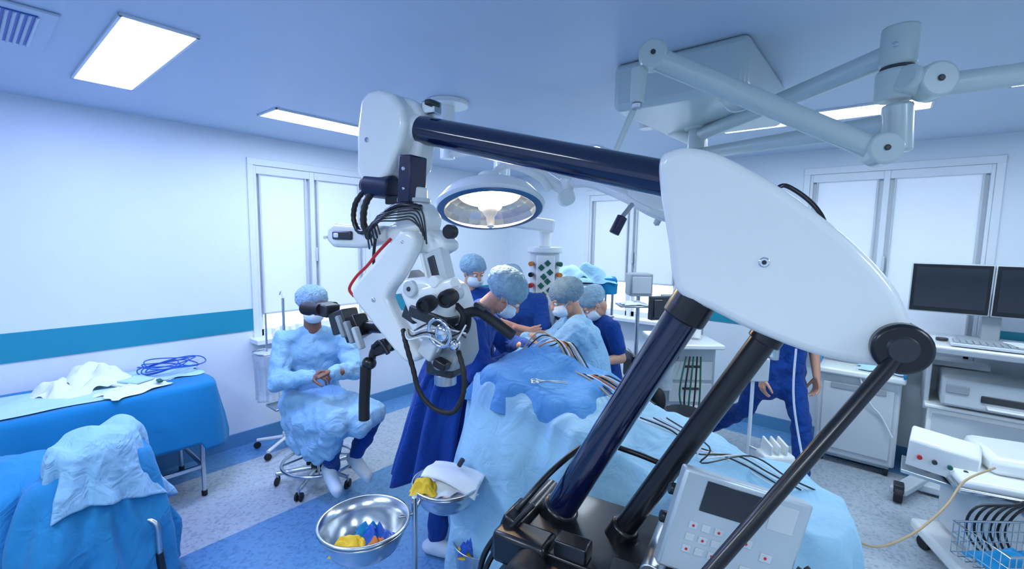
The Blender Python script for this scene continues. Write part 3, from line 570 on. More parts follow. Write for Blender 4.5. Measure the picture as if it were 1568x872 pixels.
for k in range(6):
    d=k*.03; g.tube('foot_lead',[(.56+d,2.0,1.05),(.66+d,1.93-d,1.03+.01*math.sin(k)),(.78,1.92-d,.985-d*.2),(.88+d,1.87,.94),(1.0+d,1.9-.02*k,.885),(1.12+d,1.80,.83)],.0035,'black' if k%2 else 'whitec')
g.box('suction_tip',(.30,2.36,1.23),(.10,.02,.015),'steel',rot=(0,.3,.3))
def fd(u,v):
    x=1.25+1.30*u; y=2.05-.55*v+.35*u
    z=.012+.62*max(0,1-u*1.9)**1.6*(1-.5*abs(v-.4))+.03*abs(noise.noise(Vector((u*5,v*4,3))))+.012*math.sin(v*20+u*6)*(1-u)
    return Vector((x,y,max(z,.008)))
g.grid('foot_end_sheet',fd,60,30,'sheet')

# ================================================================== SURGEON
g=G('surgeon',(-.32,2.62,0),'view')
J=dict(pelvis=(-.39,2.66,.95),neck=(-.17,2.64,1.45),shL=(-.20,2.83,1.38),shR=(-.22,2.45,1.38),elL=(-.02,2.86,1.18),elR=(-.16,2.38,1.13),wrL=(.12,2.66,1.19),wrR=(-.03,2.50,1.16),
       knL=(-.30,2.77,.52),knR=(-.38,2.55,.52),anL=(-.30,2.79,.09),anR=(-.42,2.52,.09))
body(g,J,'gownd',infl=.018,legm='scrub',disp=.035)
skirt(g,[(-.23,2.65,1.34,.15,.17),(-.30,2.65,1.18,.17,.20),(-.37,2.66,.97,.185,.215),(-.41,2.65,.75,.20,.24),(-.44,2.64,.46,.235,.27)],'gownd',nf=10,amp=.034,seed=.6)
head(g,(-.035,2.60,1.525),(.80,.10,-.70),(.70,.05,.75),(-.16,2.63,1.43),capr=1.12)
hand(g,(-.05,2.49,1.155),(.85,.3,-.25),(.1,.1,-1),side=1,curl=.8,elbow=(-.14,2.41,1.16),er=.03); hand(g,(.10,2.67,1.19),(.8,-.4,-.3),(0,0,-1),side=-1,curl=.8)
shoe(g,(-.42,2.50,.046),(.9,-.25,0)); shoe(g,(-.28,2.76,.046),(.95,-.1,0))
g=G('scrub_nurse',(-.32,3.8,0),'view')
J=dict(pelvis=(-.34,3.82,.92),neck=(-.34,3.82,1.43),shL=(-.16,3.80,1.37),shR=(-.52,3.80,1.37),elL=(-.14,3.74,1.10),elR=(-.56,3.74,1.10),wrL=(-.22,3.56,1.05),wrR=(-.46,3.56,1.05),knL=(-.24,3.80,.50),knR=(-.44,3.80,.50),anL=(-.24,3.85,.08),anR=(-.44,3.85,.08))
body(g,J,'scrub',sleeve=.7,tunic=.12); head(g,(-.32,3.78,1.565),(.55,-.80,-.25),(0,0,1),(-.34,3.82,1.42),capr=1.05)
for sd in 'LR': hand(g,J['wr'+sd],(.4 if sd=='R' else -.4,-.8,-.2),(0,0,-1),side=1 if sd=='R' else -1,curl=.6,elbow=J['el'+sd],er=.04); shoe(g,(J['an'+sd][0],3.82,.046),(0,-1,0))
g=G('circulating_nurse',(.06,3.55,0),'view')
J=dict(pelvis=(.06,3.60,.90),neck=(.04,3.58,1.42),shL=(.22,3.56,1.36),shR=(-.12,3.56,1.36),elL=(.25,3.44,1.11),elR=(-.15,3.44,1.11),wrL=(.03,3.36,1.19),wrR=(.11,3.38,1.15),knL=(.15,3.58,.48),knR=(-.03,3.58,.48),anL=(.15,3.64,.08),anR=(-.03,3.64,.08))
body(g,J,'scrub',sleeve=.7,tunic=.12); head(g,(-.02,3.54,1.50),(-.3,-.9,-.35),(0,0,1),(.01,3.58,1.40))
hand(g,J['wrL'],(-.95,.1,.15),(0,1,0),side=1,curl=.5,elbow=J['elL'],er=.042); hand(g,J['wrR'],(.95,.1,.1),(0,1,0),side=-1,curl=.5,elbow=J['elR'],er=.042)
for sd in 'LR': shoe(g,(J['an'+sd][0],3.60,.046),(0,-1,0))
g=G('assistant_surgeon',(.42,3.2,0),'view')
J=dict(pelvis=(.56,3.25,.78),neck=(.47,3.22,1.29),shL=(.43,3.03,1.22),shR=(.47,3.40,1.22),elL=(.22,2.98,1.06),elR=(.26,3.38,1.06),wrL=(.10,2.90,1.16),wrR=(.10,3.1,1.16),knL=(.25,3.12,.62),knR=(.25,3.38,.62),anL=(.30,3.10,.09),anR=(.30,3.38,.09))
body(g,J,'gown',infl=.022,legm='scrub',disp=.04)
skirt(g,[(.48,3.21,1.20,.15,.17),(.53,3.22,1.0,.17,.21),(.50,3.24,.78,.24,.26),(.44,3.24,.58,.28,.27),(.42,3.24,.35,.26,.27)],'gown',nf=8,amp=.02,seed=1.6)
head(g,(.375,3.19,1.43),(-.85,-.2,-.35),(-.2,0,.95),(.46,3.22,1.28),cap='capg',capr=1.1)
hand(g,J['wrL'],(-.8,.2,-.2),(0,0,-1),side=1,curl=.8); hand(g,J['wrR'],(-.8,-.2,-.2),(0,0,-1),side=-1,curl=.8); shoe(g,(.30,3.10,.046),(-1,0,0)); shoe(g,(.30,3.38,.046),(-1,0,0))
g.cyl('stool_seat',(.58,3.25,.60),(.58,3.25,.66),.17,'black'); g.cyl('stool_post',(.58,3.25,.08),(.58,3.25,.60),.03,'steel'); g.cyl('stool_base',(.58,3.25,.02),(.58,3.25,.08),.20,'steelr',r2=.05)
g=G('anaesthetist',(.74,3.65,0),'view')
J=dict(pelvis=(.80,3.72,.62),neck=(.70,3.66,1.25),shL=(.78,3.48,1.17),shR=(.72,3.84,1.17),elL=(.84,3.42,.95),elR=(.72,3.90,.92),wrL=(.64,3.34,.93),wrR=(.52,3.80,.90),knL=(.45,3.60,.58),knR=(.48,3.82,.58),anL=(.45,3.60,.09),anR=(.48,3.84,.09))
body(g,J,'scrub',sleeve=.75,tunic=.05); head(g,(.65,3.60,1.34),(-.7,-.1,-.7),(-.7,0,.7),(.69,3.65,1.24))
hand(g,J['wrL'],(-.9,-.1,-.2),(0,0,-1),side=1,curl=.6,elbow=J['elL'],er=.042); hand(g,J['wrR'],(-.9,-.1,-.2),(0,0,-1),side=-1,curl=.6,elbow=J['elR'],er=.042)
shoe(g,(.45,3.60,.046),(-1,0,0)); shoe(g,(.48,3.84,.046),(-1,0,0))
g.cyl('stool_seat',(.82,3.73,.42),(.82,3.73,.48),.18,'black'); g.box('stool_backrest',(1.0,3.74,.80),(.05,.3,.24),'black',bevel=.02); g.tube('backrest_stem',[(.86,3.73,.44),(1.02,3.74,.46),(1.03,3.74,.75)],.012,'black'); g.cyl('stool_post',(.82,3.73,.08),(.82,3.73,.42),.03,'steel'); g.cyl('stool_base',(.82,3.73,.02),(.82,3.73,.08),.22,'dgrey',r2=.05)
g=G('orderly',(2.10,3.55,0),'view')
J=dict(pelvis=(2.10,3.52,.90),neck=(2.14,3.45,1.43),shL=(2.30,3.41,1.36),shR=(1.97,3.49,1.36),elL=(2.34,3.48,1.08),elR=(1.92,3.48,1.07),wrL=(2.32,3.38,.84),wrR=(1.90,3.36,.84),knL=(2.20,3.34,.50),knR=(1.93,3.62,.50),anL=(2.20,3.28,.10),anR=(1.82,3.98,.15))
body(g,J,'scrub',sleeve=.7,tunic=.16,disp=.03); head(g,(2.14,3.39,1.58),(.1,-1,-.15),(0,0,1),(2.14,3.44,1.42))
hand(g,J['wrL'],(.05,-.1,-1),(-1,0,0),side=1,curl=.5,elbow=J['elL'],er=.042); hand(g,J['wrR'],(-.05,-.1,-1),(1,0,0),side=1,curl=.5,elbow=J['elR'],er=.042)
shoe(g,(2.20,3.26,.046),(.2,-1,0),'bluep'); shoe(g,(1.82,3.98,.07),(-.2,-.9,-.25),'bluep')
# seated observer
g=G('seated_observer',(-1.42,3.2,0),'view')
J=dict(pelvis=(-1.47,3.28,.62),neck=(-1.42,3.23,1.18),shL=(-1.23,3.29,1.10),shR=(-1.58,3.13,1.10),elL=(-1.11,3.16,.89),elR=(-1.56,2.98,.86),wrL=(-1.19,2.98,.94),wrR=(-1.31,2.92,.93),
       knL=(-.95,3.10,.60),knR=(-1.15,2.88,.60),anL=(-1.10,3.14,.27),anR=(-1.22,3.00,.24))
body(g,J,'gown',infl=.014,legm='scrub',disp=.045)
g.fuse('gown_lap',[('cap',(-1.47,3.24,.66),(-.96,3.07,.625),.14,.095),('cap',(-1.50,3.16,.64),(-1.14,2.87,.625),.14,.105),('cap',(-1.40,3.1,.66),(-1.02,2.94,.61),.12,.10),('cap',(-1.14,2.87,.60),(-1.20,2.90,.40),.09,.05),('cap',(-1.50,3.12,.62),(-1.50,3.08,.42),.11,.07),('cap',(-1.38,2.98,.60),(-1.34,2.95,.38),.10,.05),('cap',(-1.44,3.05,.60),(-1.44,3.02,.40),.10,.06),('cap',(-1.26,2.92,.60),(-1.27,2.92,.38),.10,.055)],'gown',voxel=.011,it=3,disp=.05,dsize=.09)
head(g,(-1.40,3.18,1.355),(.55,-.80,-.1),(0,0,1),(-1.42,3.22,1.17),skin='skind',capr=1.05)
hand(g,J['wrL'],(-.6,-.35,.1),(.3,-.2,-1),side=1,curl=.9,skin='skind'); hand(g,J['wrR'],(.8,-.1,.15),(.1,.3,-1),side=-1,curl=.9,skin='skind')
shoe(g,(-1.10,3.12,.245),(.65,-.5,-.35)); shoe(g,(-1.23,2.98,.235),(.5,-.6,-.35))
g=G('operating_stool',(-1.45,3.3,0),'view')
g.cyl('seat',(-1.45,3.30,.42),(-1.45,3.30,.48),.19,'black',bevel=.015); g.cyl('gas_lift',(-1.45,3.30,.10),(-1.45,3.30,.43),.026,'steel'); g.cyl('hub',(-1.45,3.30,.08),(-1.45,3.30,.14),.045,'black')
g.tube('foot_ring',[(-1.40+.25*math.cos(a),3.22+.25*math.sin(a),.20) for a in [i*math.pi/8 for i in range(16)]],.012,'steel',closed=True)
for k in range(4): a=k*math.pi/2+.4; g.tube('ring_spoke',[(-1.45,3.3,.22),(-1.40+.25*math.cos(a),3.22+.25*math.sin(a),.20)],.008,'steel')
for k in range(5):
    a=k*2*math.pi/5+.9; e=Vector((-1.45+.28*math.cos(a),3.30+.28*math.sin(a),.085)); g.tube('base_leg',[(-1.45,3.30,.11),e],.017,'steelr',n=1)
    for q in (-.016,.016): g.cyl('castor_wheel',e+Vector((q*math.cos(a+1.57)-.008,q*math.sin(a+1.57),-.055)),e+Vector((q*math.cos(a+1.57)+.008,q*math.sin(a+1.57),-.055)),.030,'rubber',seg=20)
    g.cyl('castor_stem',e,e-Vector((0,0,.04)),.010,'steel',seg=12)

# ================================================================== INSTRUMENT TABLE (left)
g=G('instrument_table',(-3.85,.25,0))
g.box('table_top',(-3.88,.22,.80),(.56,1.60,.03),'steel')
for x in (-4.14,-3.62):
    for y in (-.52,1.0): g.cyl('leg',(x,y,.03),(x,y,.79),.014,'steel'); g.cyl('foot',(x,y,.002),(x,y,.04),.018,'rubber')
g.box('lower_rail',(-3.62,.24,.22),(.02,1.5,.03),'steel'); g.box('lower_rail_back',(-4.14,.24,.22),(.02,1.5,.03),'steel'); g.box('end_rail',(-3.88,1.0,.22),(.5,.02,.03),'steel')
g.cloth('table_drape',(-3.88,.24),0,.315,.86,lambda x,y:.822,lambda x,y:.44+(-.06 if (y>.8 and x>.6) else 0)-.02*y,'drapec',flare=.07,amp=.016,nf=12,seed=.4,pw=14,wr=.003,nu=280)
crumple(g,'sterile_sheet',(-3.86,.20,.826),.24,.52,.035,'sheet',seed=8,n=40); crumple(g,'sheet_back',(-4.02,.86,.826),.20,.24,.03,'sheet',seed=12,n=30)
crumple(g,'crumpled_white_drape',(-3.98,.52,.838),.16,.18,.20,'paper',seed=3,ang=.3); crumple(g,'white_drape_fold',(-3.92,.36,.836),.14,.15,.11,'paper',seed=21,ang=.9)
g.boxm('folded_cloth_pack',(-3.88,.56,.845),(.20,.10,0),(-.08,.16,0),(0,0,.018),'paper',.006); g.boxm('folded_cloth_upper',(-3.86,.60,.863),(.16,.08,.004),(-.06,.11,0),(0,0,.012),'sheet',.005); crumple(g,'sheet_edge',(-3.72,.66,.832),.12,.18,.035,'paper',seed=5,ang=.5)
for k in range(7):
    r=.09+.015*(k%4); cx_,cy_=-4.0+.02*(k%3),.86+.04*(k%4); g.tube('tube_coil',[(cx_+r*math.cos(a)*(1+.1*math.sin(3*a+k)),cy_+1.3*r*math.sin(a),.870+.008*k+.015*math.sin(2*a+k)) for a in [i*.62 for i in range(10)]],.004,'bluep',closed=True)
g.box('clamp_body',(-3.70,.80,.865),(.05,.03,.02),'green'); g.tube('clamp_ring',[(-3.68,.82,.865),(-3.66,.86,.87),(-3.70,.88,.865)],.004,'steel')
# ================================================================== COVERED CHAIR (near left)
g=G('draped_chair',(-2.95,.2,0))
g.cloth('chair_drape',(-3.08,.10),.25,.23,.21,lambda x,y:.78-.07*x*x-.06*y*y,.10,'drapem',flare=.08,amp=.026,nf=9,seed=.9,pw=3,wr=.018)
g.cloth('seat_drape',(-2.88,.32),.3,.13,.20,lambda x,y:.80-.06*y*y-.04*x*x,.08,'drapem',flare=.13,amp=.030,nf=9,seed=1.9,pw=3,wr=.018)
g.cloth('hanging_gown',(-2.85,.37),.4,.07,.15,lambda x,y:.915-.035*x*x-.03*y*y-.02*math.sin(6*y),lambda x,y:.47+.12*x-.08*y,'gown',flare=.08,amp=.034,nf=9,seed=2.9,pw=3,wr=.018,nu=260,nv=60)
g.tube('chair_frame',[(-2.70,.54,.05),(-2.70,.54,.30),(-2.71,.53,.42),(-2.80,.45,.44)],.012,'steelr'); g.cyl('armrest',(-2.70,.55,.12),(-2.705,.54,.26),.018,'black')
g.cyl('castor',(-2.72,.54,.03),(-2.68,.54,.03),.03,'rubber')
g.tube('chair_frame_rear',[(-3.25,-.05,.03),(-3.25,-.05,.60)],.013,'steel'); g.tube('chair_frame_side',[(-2.95,-.1,.03),(-2.95,-.1,.45)],.013,'steel')
# ================================================================== BAG STAND by the window
g=G('waste_bag_stand',(-3.92,1.72,0))
g.cyl('pole',(-3.92,1.72,.1),(-3.92,1.72,1.32),.011,'steelr'); g.cyl('hub',(-3.92,1.72,.08),(-3.92,1.72,.15),.04,'white')
for k in range(5):
    a=k*2*math.pi/5+.2; e=Vector((-3.92+.25*math.cos(a),1.72+.25*math.sin(a),.08)); g.tube('base_leg',[(-3.92,1.72,.11),e],.014,'white',n=1); g.cyl('castor',e+Vector((-.012,0,-.045)),e+Vector((.012,0,-.045)),.028,'rubber',seg=20)
g.cyl('pole_2',(-3.98,1.60,.45),(-3.98,1.60,1.20),.008,'steelr')
g.tube('bag_ring',[(-4.0+.12*math.cos(a),1.60+.10*math.sin(a),.86) for a in [i*.785 for i in range(8)]],.007,'steel',closed=True); g.tube('ring_arm',[(-3.92,1.72,.86),(-3.96,1.66,.86)],.008,'steel')
g.cloth('clear_bag',(-4.0,1.60),0,.10,.09,lambda x,y:.86-.02*x*x,.45,'plastic',flare=.0,amp=.012,nf=6,seed=2,pw=2.2)
g.box('bracket',(-3.92,1.70,.78),(.14,.06,.04),'white'); g.box('tray',(-3.85,1.64,.42),(.20,.16,.02),'steelr'); g.tube('hook',[(-3.92,1.72,1.32),(-3.95,1.72,1.37),(-3.98,1.72,1.34)],.005,'steel')
g=G('sill_bottles',(-4.19,1.9,.94))
for k in range(6): g.cyl('bottle',(-4.19,1.75+k*.07,.94),(-4.19,1.75+k*.07,1.02+.02*(k%2)),.016,'plastic' if k%2 else 'white',seg=16)

# ================================================================== BASIN STAND
g=G('basin_stand',(-.41,1.86,0),'view')
px,py=-.405,1.86
g.cyl('pole',(px,py,.06),(px,py,.74),.013,'steel')
for k in range(4): a=k*math.pi/2+.5; g.tube('leg',[(px,py,.10),(px+.18*math.cos(a),py+.18*math.sin(a),.03)],.012,'steel'); g.cyl('castor',(px+.18*math.cos(a)-.01,py+.18*math.sin(a),.025),(px+.18*math.cos(a)+.01,py+.18*math.sin(a),.025),.024,'rubber',seg=16)
def ring(c,r,z): g.tube('ring',[(c[0]+r*math.cos(a),c[1]+r*math.sin(a),z) for a in [i*math.pi/8 for i in range(16)]],.006,'steel',closed=True)
ring((-.585,1.75),.172,.685); ring((-.29,2.04),.155,.70)
g.tube('ring_arm',[(px,py,.66),(-.46,1.80,.685)],.007,'steel',n=1); g.tube('ring_arm',[(px,py,.68),(-.38,1.93,.70)],.007,'steel',n=1)
def bowl(c,r,z,d):
    q=G('steel_bowl',(c[0],c[1],z-d),'view')
    q.rev('bowl_shell',(c[0],c[1],z-d),(c[0],c[1],z),[(0,0),(0,r*.35),(.06,r*.55),(.3,r*.80),(.65,r*.93),(1,r),(1,r*1.05),(.95,r*1.06)],'steel',seg=64,solid=.003,sharp=80)
    return q
q=bowl((-.585,1.75),.172,.705,.15)
crumple(q,'yellow_wrapper',(-.635,1.71,.600),.065,.06,.06,'yellow',seed=2); crumple(q,'blue_wrapper',(-.55,1.77,.590),.065,.06,.08,'bluep',seed=4); crumple(q,'red_wrapper',(-.52,1.71,.605),.045,.03,.045,'orange',seed=6); crumple(q,'teal_wrapper',(-.59,1.80,.605),.05,.04,.06,'drapec',seed=9)
q=bowl((-.29,2.04),.155,.715,.13)
crumple(q,'paper_pack',(-.28,2.04,.69),.13,.11,.06,'paper',seed=4,ang=.2); crumple(q,'yellow_wrapper',(-.385,1.97,.70),.06,.05,.07,'yellow',seed=2)
def pk(u,v): return Vector((-.40+.25*u+.04*v,1.97-.05*u+.17*v,.752+.02*math.sin(3*u+1)+.012*math.sin(5*v)-.05*u*u*(1-v)))
q.grid('unfolded_paper',pk,20,14,'paper',solid=.004); q.cyl('bottle_neck',(-.24,2.08,.765),(-.22,2.08,.80),.012,'dgrey')
g=G('floor_waste_bin',(-.12,2.20,0),'view'); g.rev('bin_shell',(-.13,2.22,.0),(-.13,2.22,.30),[(0,0),(0,.12),(1,.15),(1,.155)],'steel',solid=.003); crumple(g,'yellow_bag',(-.13,2.22,.27),.12,.12,.09,'yellow',seed=3); crumple(g,'blue_wrap',(-.18,2.16,.28),.06,.06,.08,'bluep',seed=5)

# ================================================================== SUPPLY PENDANT
g=G('supply_pendant',(.28,3.95,1.1),'view')
g.cyl('column_body',(.275,3.9,1.02),(.275,3.9,1.74),.125,'lgrey',seg=40); g.cyl('column_cap',(.275,3.9,1.73),(.275,3.9,1.78),.15,'white',bevel=.01); g.box('front_panel',(.275,3.785,1.38),(.15,.05,.66),'white')
for k in range(4):
    z=1.63-k*.075
    for sx in (-1,1): g.box('socket_plate',(.275+sx*.026+(.01 if k%2 else -.01),3.755,z+sx*.018),(.042,.012,.042),'green',rot=(0,.785,0),bevel=.004)
for k in range(4): g.box('outlet_cover',(.275,3.757,1.28-k*.06),(.09,.008,.045),'lgrey',bevel=.003)
for k in range(6):
    g.cyl('gas_outlet',(.165,3.82,1.64-k*.09),(.150,3.77,1.64-k*.09),.020,('orange','black','red','black','orange','dgrey')[k]); g.cyl('gas_outlet',(.385,3.82,1.64-k*.09),(.40,3.77,1.64-k*.09),.020,('green','orange','black','red','dgrey','black')[k])
g.cyl('neck',(.275,3.9,1.78),(.275,3.9,1.92),.05,'white'); g.box('arm',(.10,3.9,1.98),(.50,.18,.11),'white',bevel=.02,rot=(0,.12,0)); g.cyl('ceiling_tube',(-.10,3.9,1.98),(-.10,3.9,2.685),.07,'white'); g.cyl('ceiling_flange',(-.10,3.9,2.64),(-.10,3.9,2.69),.16,'white')
for k in range(4): g.tube('gas_hose',[(.20+.04*k,3.78,1.2),(.22+.04*k,3.74,1.0),(.24+.04*k,3.76,.8),(.27+.04*k,3.84,.95)],.010,('whitec','orange','black','green')[k])
# ================================================================== SUPPLY TROLLEY with cloths
g=G('supply_trolley',(.62,4.3,0),'view')
for x in (.42,.92):
    for y in (4.15,4.45): g.cyl('post',(x,y,.05),(x,y,1.44),.012,'steel'); g.cyl('castor',(x-.012,y,.03),(x+.012,y,.03),.03,'rubber',seg=16)
for z in (.25,.75,1.15,1.44): g.box('shelf',(.67,4.3,z),(.54,.34,.02),'steelr')
crumple(g,'cloth_pile',(.60,4.28,1.45),.24,.18,.20,'sheet',seed=3); crumple(g,'cloth_pile',(.72,4.22,1.45),.24,.15,.18,'drape',seed=7); g.cloth('hanging_cloth',(.84,4.2),0,.10,.10,lambda x,y:1.50,1.36,'drapec',flare=.03,amp=.012,nf=5)
g.box('box_stack',(.55,4.28,1.22),(.2,.2,.12),'white'); g.box('box_stack',(.78,4.28,1.20),(.16,.2,.08),'bluep'); g.box('drawer_unit',(.67,4.3,.5),(.46,.3,.4),'lgrey')
for k in range(3): g.box('drawer_pull',(.67,4.14,.38+k*.13),(.2,.015,.02),'steel')

# ================================================================== ANAESTHESIA MACHINE (centre back)
g=G('anaesthesia_machine',(1.45,3.9,0),'view')
g.box('cabinet',(1.52,4.0,.62),(.42,.46,.70),'lgrey',bevel=.02); g.box('worktop',(1.48,3.92,.99),(.52,.56,.04),'white',bevel=.01); g.box('backframe',(1.55,4.12,1.18),(.36,.14,.36),'grey',bevel=.01)
for k in range(3): g.box('drawer',(1.52,3.765,.38+k*.19),(.36,.02,.16),'white'); g.box('drawer_handle',(1.52,3.75,.42+k*.19),(.14,.015,.02),'dgrey')
g.box('monitor',(1.28,3.85,1.28),(.24,.06,.20),'dgrey',rot=(0,0,.3)); g.box('monitor_face',(1.285,3.815,1.28),(.20,.012,.15),'screen',rot=(0,0,.3)); g.cyl('monitor_arm',(1.32,3.9,1.0),(1.30,3.88,1.2),.018,'grey')
g.cyl('vaporiser',(1.45,3.86,1.03),(1.45,3.86,1.22),.045,'dgrey'); g.cyl('vaporiser',(1.58,3.86,1.03),(1.58,3.86,1.22),.045,'white'); g.cyl('absorber',(1.28,3.72,.62),(1.28,3.72,.86),.07,'plastic'); g.cyl('absorber_head',(1.28,3.72,.86),(1.28,3.72,.94),.08,'dgrey')
g.ell('breathing_bag',(1.20,3.60,.55),(.06,.06,.11),'rubber')
for k in range(3): g.tube('breathing_hose',[(1.28+.05*k,3.70,.90),(1.15,3.5,.85-.05*k),(1.05,3.3,.95),(.92-.03*k,3.1,1.02)],.013,('whitec','drape','black')[k],ribs=.012)
for k in range(5): g.tube('cable',[(1.45+.03*k,3.7,.9),(1.38+.04*k,3.62,.6-.03*k),(1.45,3.60,.35),(1.5+.02*k,3.7,.12)],.007,'black' if k%2 else 'green')
for x in (1.36,1.68):
    for y in (3.82,4.18): g.cyl('castor',(x-.015,y,.05),(x+.015,y,.05),.05,'rubber',seg=20); g.box('castor_mount',(x,y,.18),(.05,.05,.18),'dgrey')
g=G('small_stool',(1.32,3.3,0),'view'); g.cyl('seat',(1.30,3.30,.54),(1.30,3.30,.59),.14,'black',bevel=.012); g.cyl('post',(1.30,3.30,.06),(1.30,3.30,.54),.02,'steel')
for k in range(5): a=k*1.257; g.tube('leg',[(1.30,3.30,.09),(1.30+.2*math.cos(a),3.30+.2*math.sin(a),.05)],.012,'steelr',n=1); g.cyl('castor',(1.29+.2*math.cos(a),3.30+.2*math.sin(a),.025),(1.31+.2*math.cos(a),3.30+.2*math.sin(a),.025),.024,'rubber',seg=14)
g=G('instrument_monitor',(1.20,4.45,0),'view'); g.box('body',(1.24,4.45,1.42),(.22,.20,.22),'grey',bevel=.015); g.box('face',(1.24,4.345,1.42),(.18,.01,.16),'lgrey'); g.cyl('stand',(1.24,4.45,.05),(1.24,4.45,1.31),.02,'steel'); g.cyl('base',(1.24,4.45,.01),(1.24,4.45,.06),.18,'dgrey',r2=.13)
g.box('tray',(1.18,4.40,1.22),(.30,.24,.02),'steelr'); crumple(g,'papers',(1.18,4.38,1.23),.12,.10,.04,'paper',seed=2)
g=G('infusion_stand',(1.70,3.1,0),'view'); g.cyl('pole',(1.66,3.05,.05),(1.66,3.05,1.25),.012,'whitec'); g.cyl('pump_tube',(1.66,3.05,.95),(1.66,3.05,1.20),.026,'bluep'); g.box('pump',(1.66,3.02,1.0),(.13,.10,.16),'lgrey',bevel=.01); g.cyl('pump_cylinder',(1.78,3.03,1.06),(1.78,3.03,1.14),.03,'steel')
for k in range(5): a=k*1.257+.3; g.tube('leg',[(1.66,3.05,.09),(1.66+.24*math.cos(a),3.05+.24*math.sin(a),.05)],.012,'steelr',n=1); g.cyl('castor',(1.65+.24*math.cos(a),3.05+.24*math.sin(a),.025),(1.67+.24*math.cos(a),3.05+.24*math.sin(a),.025),.024,'rubber',seg=14)
g.box('basket',(1.76,2.9,.42),(.20,.14,.10),'white',bevel=.02); g.tube('basket_arm',[(1.66,3.05,.44),(1.76,2.95,.42)],.01,'steel',n=1)
for k in range(3): g.box('basket_handle',(1.70+k*.05,2.9,.50),(.015,.12,.10),'white',rot=(.2,0,0))

# ================================================================== DEVICE CART by the back wall (room frame)
g=G('device_cart',(-.12,4.78,0))
g.box('cabinet',(-.12,4.78,.43),(.54,.40,.70),'lgrey',bevel=.02); g.box('plinth',(-.12,4.78,.09),(.48,.36,.06),'grey'); g.box('door',(-.12,4.572,.42),(.46,.012,.56),'lgrey',bevel=.006); g.box('top_tray',(-.12,4.76,.80),(.58,.46,.05),'white',bevel=.015); g.box('vent',(-.12,4.565,.68),(.36,.01,.05),'grey')
for x in (-.33,.10):
    for y in (4.63,4.93): g.cyl('castor',(x-.015,y,.035),(x+.015,y,.035),.035,'rubber',seg=16)
g.box('push_rail_end',(-.40,4.70,.84),(.02,.36,.03),'drapec'); g.box('push_rail_end',(.16,4.70,.84),(.02,.36,.03),'drapec'); crumple(g,'papers',(.02,4.74,.83),.15,.14,.05,'sheet',seed=4); g.box('ecg_display',(-.25,4.84,.97),(.24,.07,.20),'white',rot=(-.2,0,0)); g.box('ecg_screen',(-.25,4.80,.97),(.19,.012,.14),'lcd',rot=(-.2,0,0)); g.box('logger',(.05,4.86,.90),(.20,.14,.12),'white')
g.tube('hose',[(-.14,4.56,.85),(-.04,4.54,.6),(.04,4.55,.5),(.12,4.54,.35)],.006,'whitec')
# ================================================================== WORKSTATION
g=G('imaging_workstation',(.68,4.7,0))
g.box('lower_cabinet',(.70,4.76,.36),(.80,.46,.58),'white',bevel=.012); g.box('cabinet_door',(.70,4.525,.36),(.74,.012,.50),'lgrey'); g.box('base_frame',(.70,4.72,.05),(.84,.56,.06),'lgrey',bevel=.012)
g.boxm('outrigger_leg',(.28,4.60,.06),(.10,.0,0),(-.16,-.42,0),(0,0,.05),'lgrey',.01); g.cyl('outrigger_castor',(.15,4.20,.055),(.20,4.20,.055),.055,'rubber'); g.box('castor_fork',(.175,4.22,.10),(.06,.09,.06),'dgrey')
for x in (.36,1.04):
    for y in (4.52,4.92): g.cyl('castor',(x-.02,y,.035),(x+.02,y,.035),.035,'rubber',seg=18)
for x in (.29,1.11): g.box('side_post',(x,4.78,.88),(.03,.42,.52),'lgrey')
g.box('middle_shelf',(.70,4.74,.67),(.84,.52,.025),'white'); g.box('desk',(.69,4.66,1.13),(.94,.66,.035),'white',bevel=.012); g.box('desk_edge',(.69,4.33,1.115),(.94,.03,.04),'grey')
g.box('printer',(.68,4.66,.80),(.64,.42,.20),'lgrey',bevel=.02); g.box('printer_slot',(.74,4.445,.79),(.36,.012,.05),'dgrey'); g.box('printer_tray',(.74,4.42,.74),(.30,.08,.015),'white'); g.box('printer_panel',(.44,4.445,.83),(.12,.012,.06),'grey')
g.box('keyboard',(.62,4.44,1.165),(.50,.18,.022),'lgrey')
for r in range(4):
    for c_ in range(14): g.box('key',(.40+c_*.034,4.385+r*.036,1.182),(.026,.027,.010),'grey',bevel=.002)
g.box('papers',(.80,4.52,1.185),(.26,.2,.006),'paper',rot=(0,0,.3)); g.cyl('mouse_puck',(.34,4.58,1.15),(.34,4.58,1.17),.035,'dgrey')
for cx_ in (.355,.80):
    g.box('monitor_case',(cx_,4.66,1.53),(.44,.05,.37),'lgrey',rot=(.08,0,0),bevel=.008); g.box('monitor_bezel',(cx_,4.634,1.53),(.425,.012,.355),'black',rot=(.08,0,0),bevel=.003); g.box('monitor_screen',(cx_,4.627,1.535),(.385,.008,.30),'screen',rot=(.08,0,0),bevel=0)
g.box('monitor_stand',(.60,4.74,1.30),(.10,.05,.30),'grey'); g.box('monitor_bar',(.60,4.72,1.48),(.60,.03,.05),'grey'); g.box('stand_foot',(.60,4.70,1.16),(.34,.22,.02),'grey')
